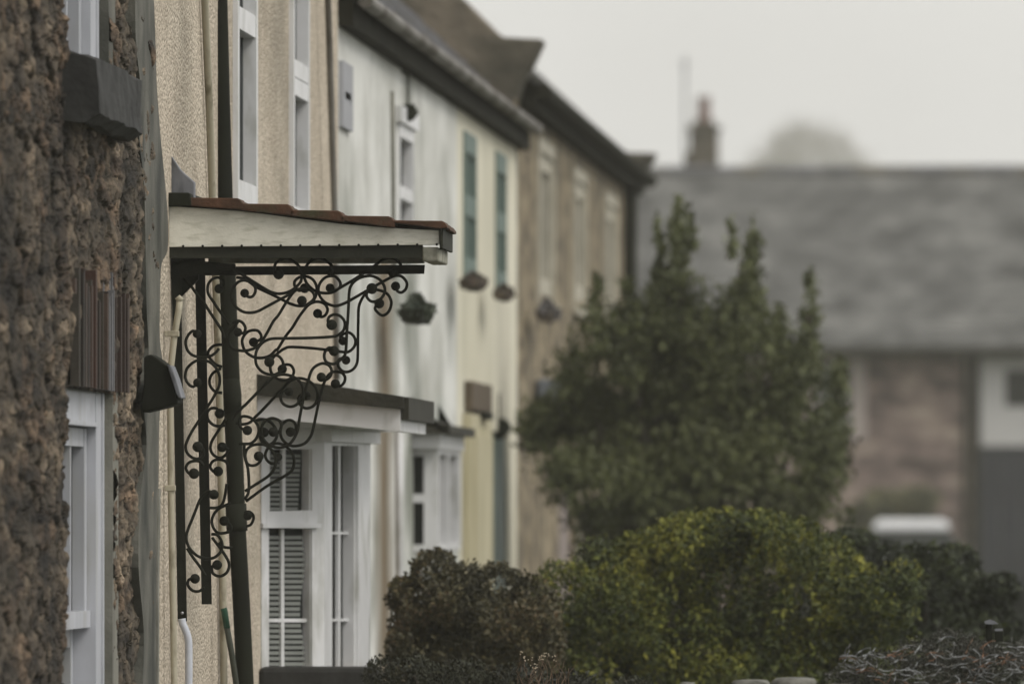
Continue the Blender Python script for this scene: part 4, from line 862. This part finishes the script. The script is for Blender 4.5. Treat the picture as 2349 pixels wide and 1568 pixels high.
# slates in courses
b = MB(); n = 34; rs = np.random.default_rng(3); sl = (zr-ze)/5.6
for i in range(n):
    ya = FD-.4+5.6*i/n; yb = FD-.4+5.6*(i+1)/n+.05; za = ze-.12+(ya-FD+.4)*(zr-ze+.12)/5.6; zb_ = ze-.12+(yb-FD+.4)*(zr-ze+.12)/5.6
    x = xl-.3
    while x < xr:
        l = .3+.15*rs.random(); c = .78+.3*rs.random()
        b.add([(x, ya, za+.04), (x+l-.01, ya, za+.04), (x+l-.01, yb, zb_+.008), (x, yb, zb_+.008), (x, ya, za), (x+l-.01, ya, za)], [(0, 1, 2, 3), (4, 5, 1, 0)], (c, c, c)); x += l
rf = obj('roof', b, mat('far_slate', [(.36, (.06, .06, .056)), (.5, (.11, .11, .103)), (.64, (.17, .168, .155))], 1.4, (1, 1, 1), tint=True, bump=.01, bscale=8), fb)
b = MB(); b.add([(xl-.3, FD-.4, ze-.125), (xr, FD-.4, ze-.125), (xr, FD+5.2, zr-.02), (xl-.3, FD+5.2, zr-.02), (xl-.3, FD+11, ze-.1), (xr, FD+11, ze-.1)], [(0, 1, 2, 3), (3, 2, 5, 4), (0, 3, 4), (1, 5, 2)]); obj('roof_deck', b, M['fringe'], rf)
b = MB(); b.tube([(xl-.3, FD+5.2, zr+.03), (xr, FD+5.2, zr+.06)], .09, 8); obj('ridge_tiles', b, M['slate'], rf)
b = MB(); b.tube([(xl, FD-.45, ze-.12), (xr, FD-.45, ze-.12)], .07, 8); obj('gutter', b, M['fringe'], fb)
cD = FD+6.5; b = MB()
b.box(at(1583, 0, cD)[0], at(1648, 0, cD)[0], cD-.25, cD+.25, zr-.8, ZZ(300, cD)); b.box(at(1577, 0, cD)[0], at(1654, 0, cD)[0], cD-.28, cD+.28, ZZ(300, cD), ZZ(290, cD)); b.box(at(1590, 0, cD)[0], at(1640, 0, cD)[0], cD-.2, cD+.2, ZZ(290, cD), ZZ(280, cD))
b.box(at(1570, 0, cD)[0], at(1584, 0, cD)[0], cD-.2, cD+.2, zr-.8, ZZ(350, cD))
ch = obj('chimney', b, M['coping'], fb)
b = MB(); zb_ = ZZ(280, cD); b.tube([at(1615, 0, cD)*V(1, 1, 0)+V(0, 0, z) for z in (zb_-.02, zb_+.05, zb_+.2, zb_+.33, zb_+.38)], [.11, .12, .095, .10, .125], 14); obj('chimney_pot', b, M['terra'], ch, smooth=True)
b = MB(); b.tube([at(1571, 420, cD), at(1571, 130, cD)], .022, 6); b.box(at(1560, 0, cD)[0], at(1582, 0, cD)[0], cD-.01, cD+.01, ZZ(150, cD), ZZ(146, cD)); obj('aerial', b, M['metal'], fb)

# small white car parked before the far building
cD = 150; cx = at(2088, 0, cD)[0]; pcx = thing('parked_car', 'small white car parked before the long grey-roofed building', 'car', (cx, cD+1.8, GZ))
def carsec(pts, y0, y1, inset=0.):
    b = MB(); b.prism([(cx+x, y0, GZ+z) for x, z in pts], V(0, y1-y0, 0)); return b
b = MB()
body = [(-.80, .25), (.80, .25), (.82, .55), (.78, .82), (.72, .88), (-.72, .88), (-.78, .82), (-.82, .55)]
b.prism([(cx+x, cD, GZ+z) for x, z in body], V(0, 3.6, 0)); obj('body', b, M['carpaint'], pcx, bevel=.06)
n0 = [(-.68, .88), (.68, .88)]; b = MB()
b.add([(cx-.70, cD+.15, GZ+.87), (cx+.70, cD+.15, GZ+.87), (cx+.5, cD+.5, GZ+1.22), (cx-.5, cD+.5, GZ+1.22), (cx-.70, cD+2.9, GZ+.87), (cx+.70, cD+2.9, GZ+.87), (cx+.5, cD+2.2, GZ+1.22), (cx-.5, cD+2.2, GZ+1.22)],
      [(0, 1, 2, 3), (5, 4, 7, 6), (1, 5, 6, 2), (4, 0, 3, 7), (3, 2, 6, 7)]); obj('windows', b, M['glass'], pcx)
b = MB(); b.prism([(cx+x, cD+.42, GZ+z) for x, z in [(-.50, 1.205), (.50, 1.205), (.50, 1.29), (.40, 1.345), (-.40, 1.345), (-.50, 1.29)]], V(0, 1.85, 0)); obj('roof', b, M['carpaint'], pcx, bevel=.03)
for sx in (-1, 1):
    for yy_ in (.6, 2.9):
        b = MB(); b.tube([(cx+sx*.62, cD+yy_, GZ+.29), (cx+sx*.82, cD+yy_, GZ+.29)], .29, 18); wl = obj('wheel', b, M['rubber'], pcx)
        b = MB(); b.tube([(cx+sx*.80, cD+yy_, GZ+.29), (cx+sx*.835, cD+yy_, GZ+.29)], .18, 14); obj('rim', b, M['metal'], wl)
    b = MB(); b.box(cx+sx*.68-.1, cx+sx*.68+.08, cD-.02, cD+.08, GZ+.6, GZ+.78); obj('tail_light', b, M['terra'], pcx, bevel=.02)
# garden shrubs before the far building
D = 158; bush('pale_shrub', 'pale yellowish shrub below the pinkish stone wall', 'shrub', [B(2030, 1160, 60, 40, D, .4), B(2110, 1150, 50, 36, D, .4), B(1990, 1200, 60, 50, D, .4), B(2080, 1260, 120, 60, D, .5)], 7000, .12, [(.03, .035, .02), (.07, .07, .035), (.15, .14, .06), (.22, .2, .09)], 16, shell=.3, gap=.38, gs=3)
D = 100; bush('grey_shrub', 'low dusky shrub before the dark blue door', 'shrub', [B(2330, 1460, 110, 110, D, .5), B(2230, 1500, 90, 100, D, .5), B(2420, 1400, 90, 120, D, .5), B(1900, 1330, 140, 100, D, .5), B(2040, 1400, 120, 90, D, .5), B(2200, 1400, 120, 60, D, .5)], 14000, .06, [(.008, .01, .008), (.018, .022, .016), (.035, .04, .03)], 17, shell=.3, gap=.35, gs=3)
# distant tree behind the ridge
D = 900.
tt = thing('bare_tree', 'faint round tree in the fog behind the grey roof', 'tree', (at(1850, 0, D)[0], D, GZ))
bl = [B(1850, 345, 85, 70, D, 3), B(1800, 370, 70, 50, D, 2.8), B(1910, 360, 60, 45, D, 2.6), B(1830, 300, 45, 36, D, 2), B(1880, 320, 50, 40, D, 2), B(1960, 375, 50, 40, D, 2), B(1755, 375, 50, 40, D, 2), B(1930, 330, 40, 34, D, 2), B(1790, 325, 40, 34, D, 2), B(1845, 430, 150, 60, D, 3)]
obj('crown', leaves(bl, 7000, .24, [(.14, .125, .11), (.20, .18, .16), (.25, .225, .20)], 18, shell=0., gap=.30, gs=.45, fuzz=.8), M['leaf'], tt)  # pale crown tones carry part of the fog's fading
obj('trunk', stems((at(1850, 0, D)[0], D, GZ), [b_[0] for b_ in bl], .25, 5), M['bark'], tt)

# ------------------------------------------------------------------ fog
HZ = bpy.data.materials.new('fog'); HZ.use_nodes = True; hn = HZ.node_tree; hn.nodes.remove(hn.nodes['Principled BSDF'])
vp = hn.nodes.new('ShaderNodeVolumePrincipled'); vp.inputs['Color'].default_value = (.95, .93, .82, 1); vp.inputs['Density'].default_value = .00065; vp.inputs['Anisotropy'].default_value = .3
hn.links.new(vp.outputs[0], hn.nodes['Material Output'].inputs['Volume'])
b = MB(); b.box(-90, 90, -5, 1000, GZ-1, 45); obj('haze', b, HZ, kind='stuff')
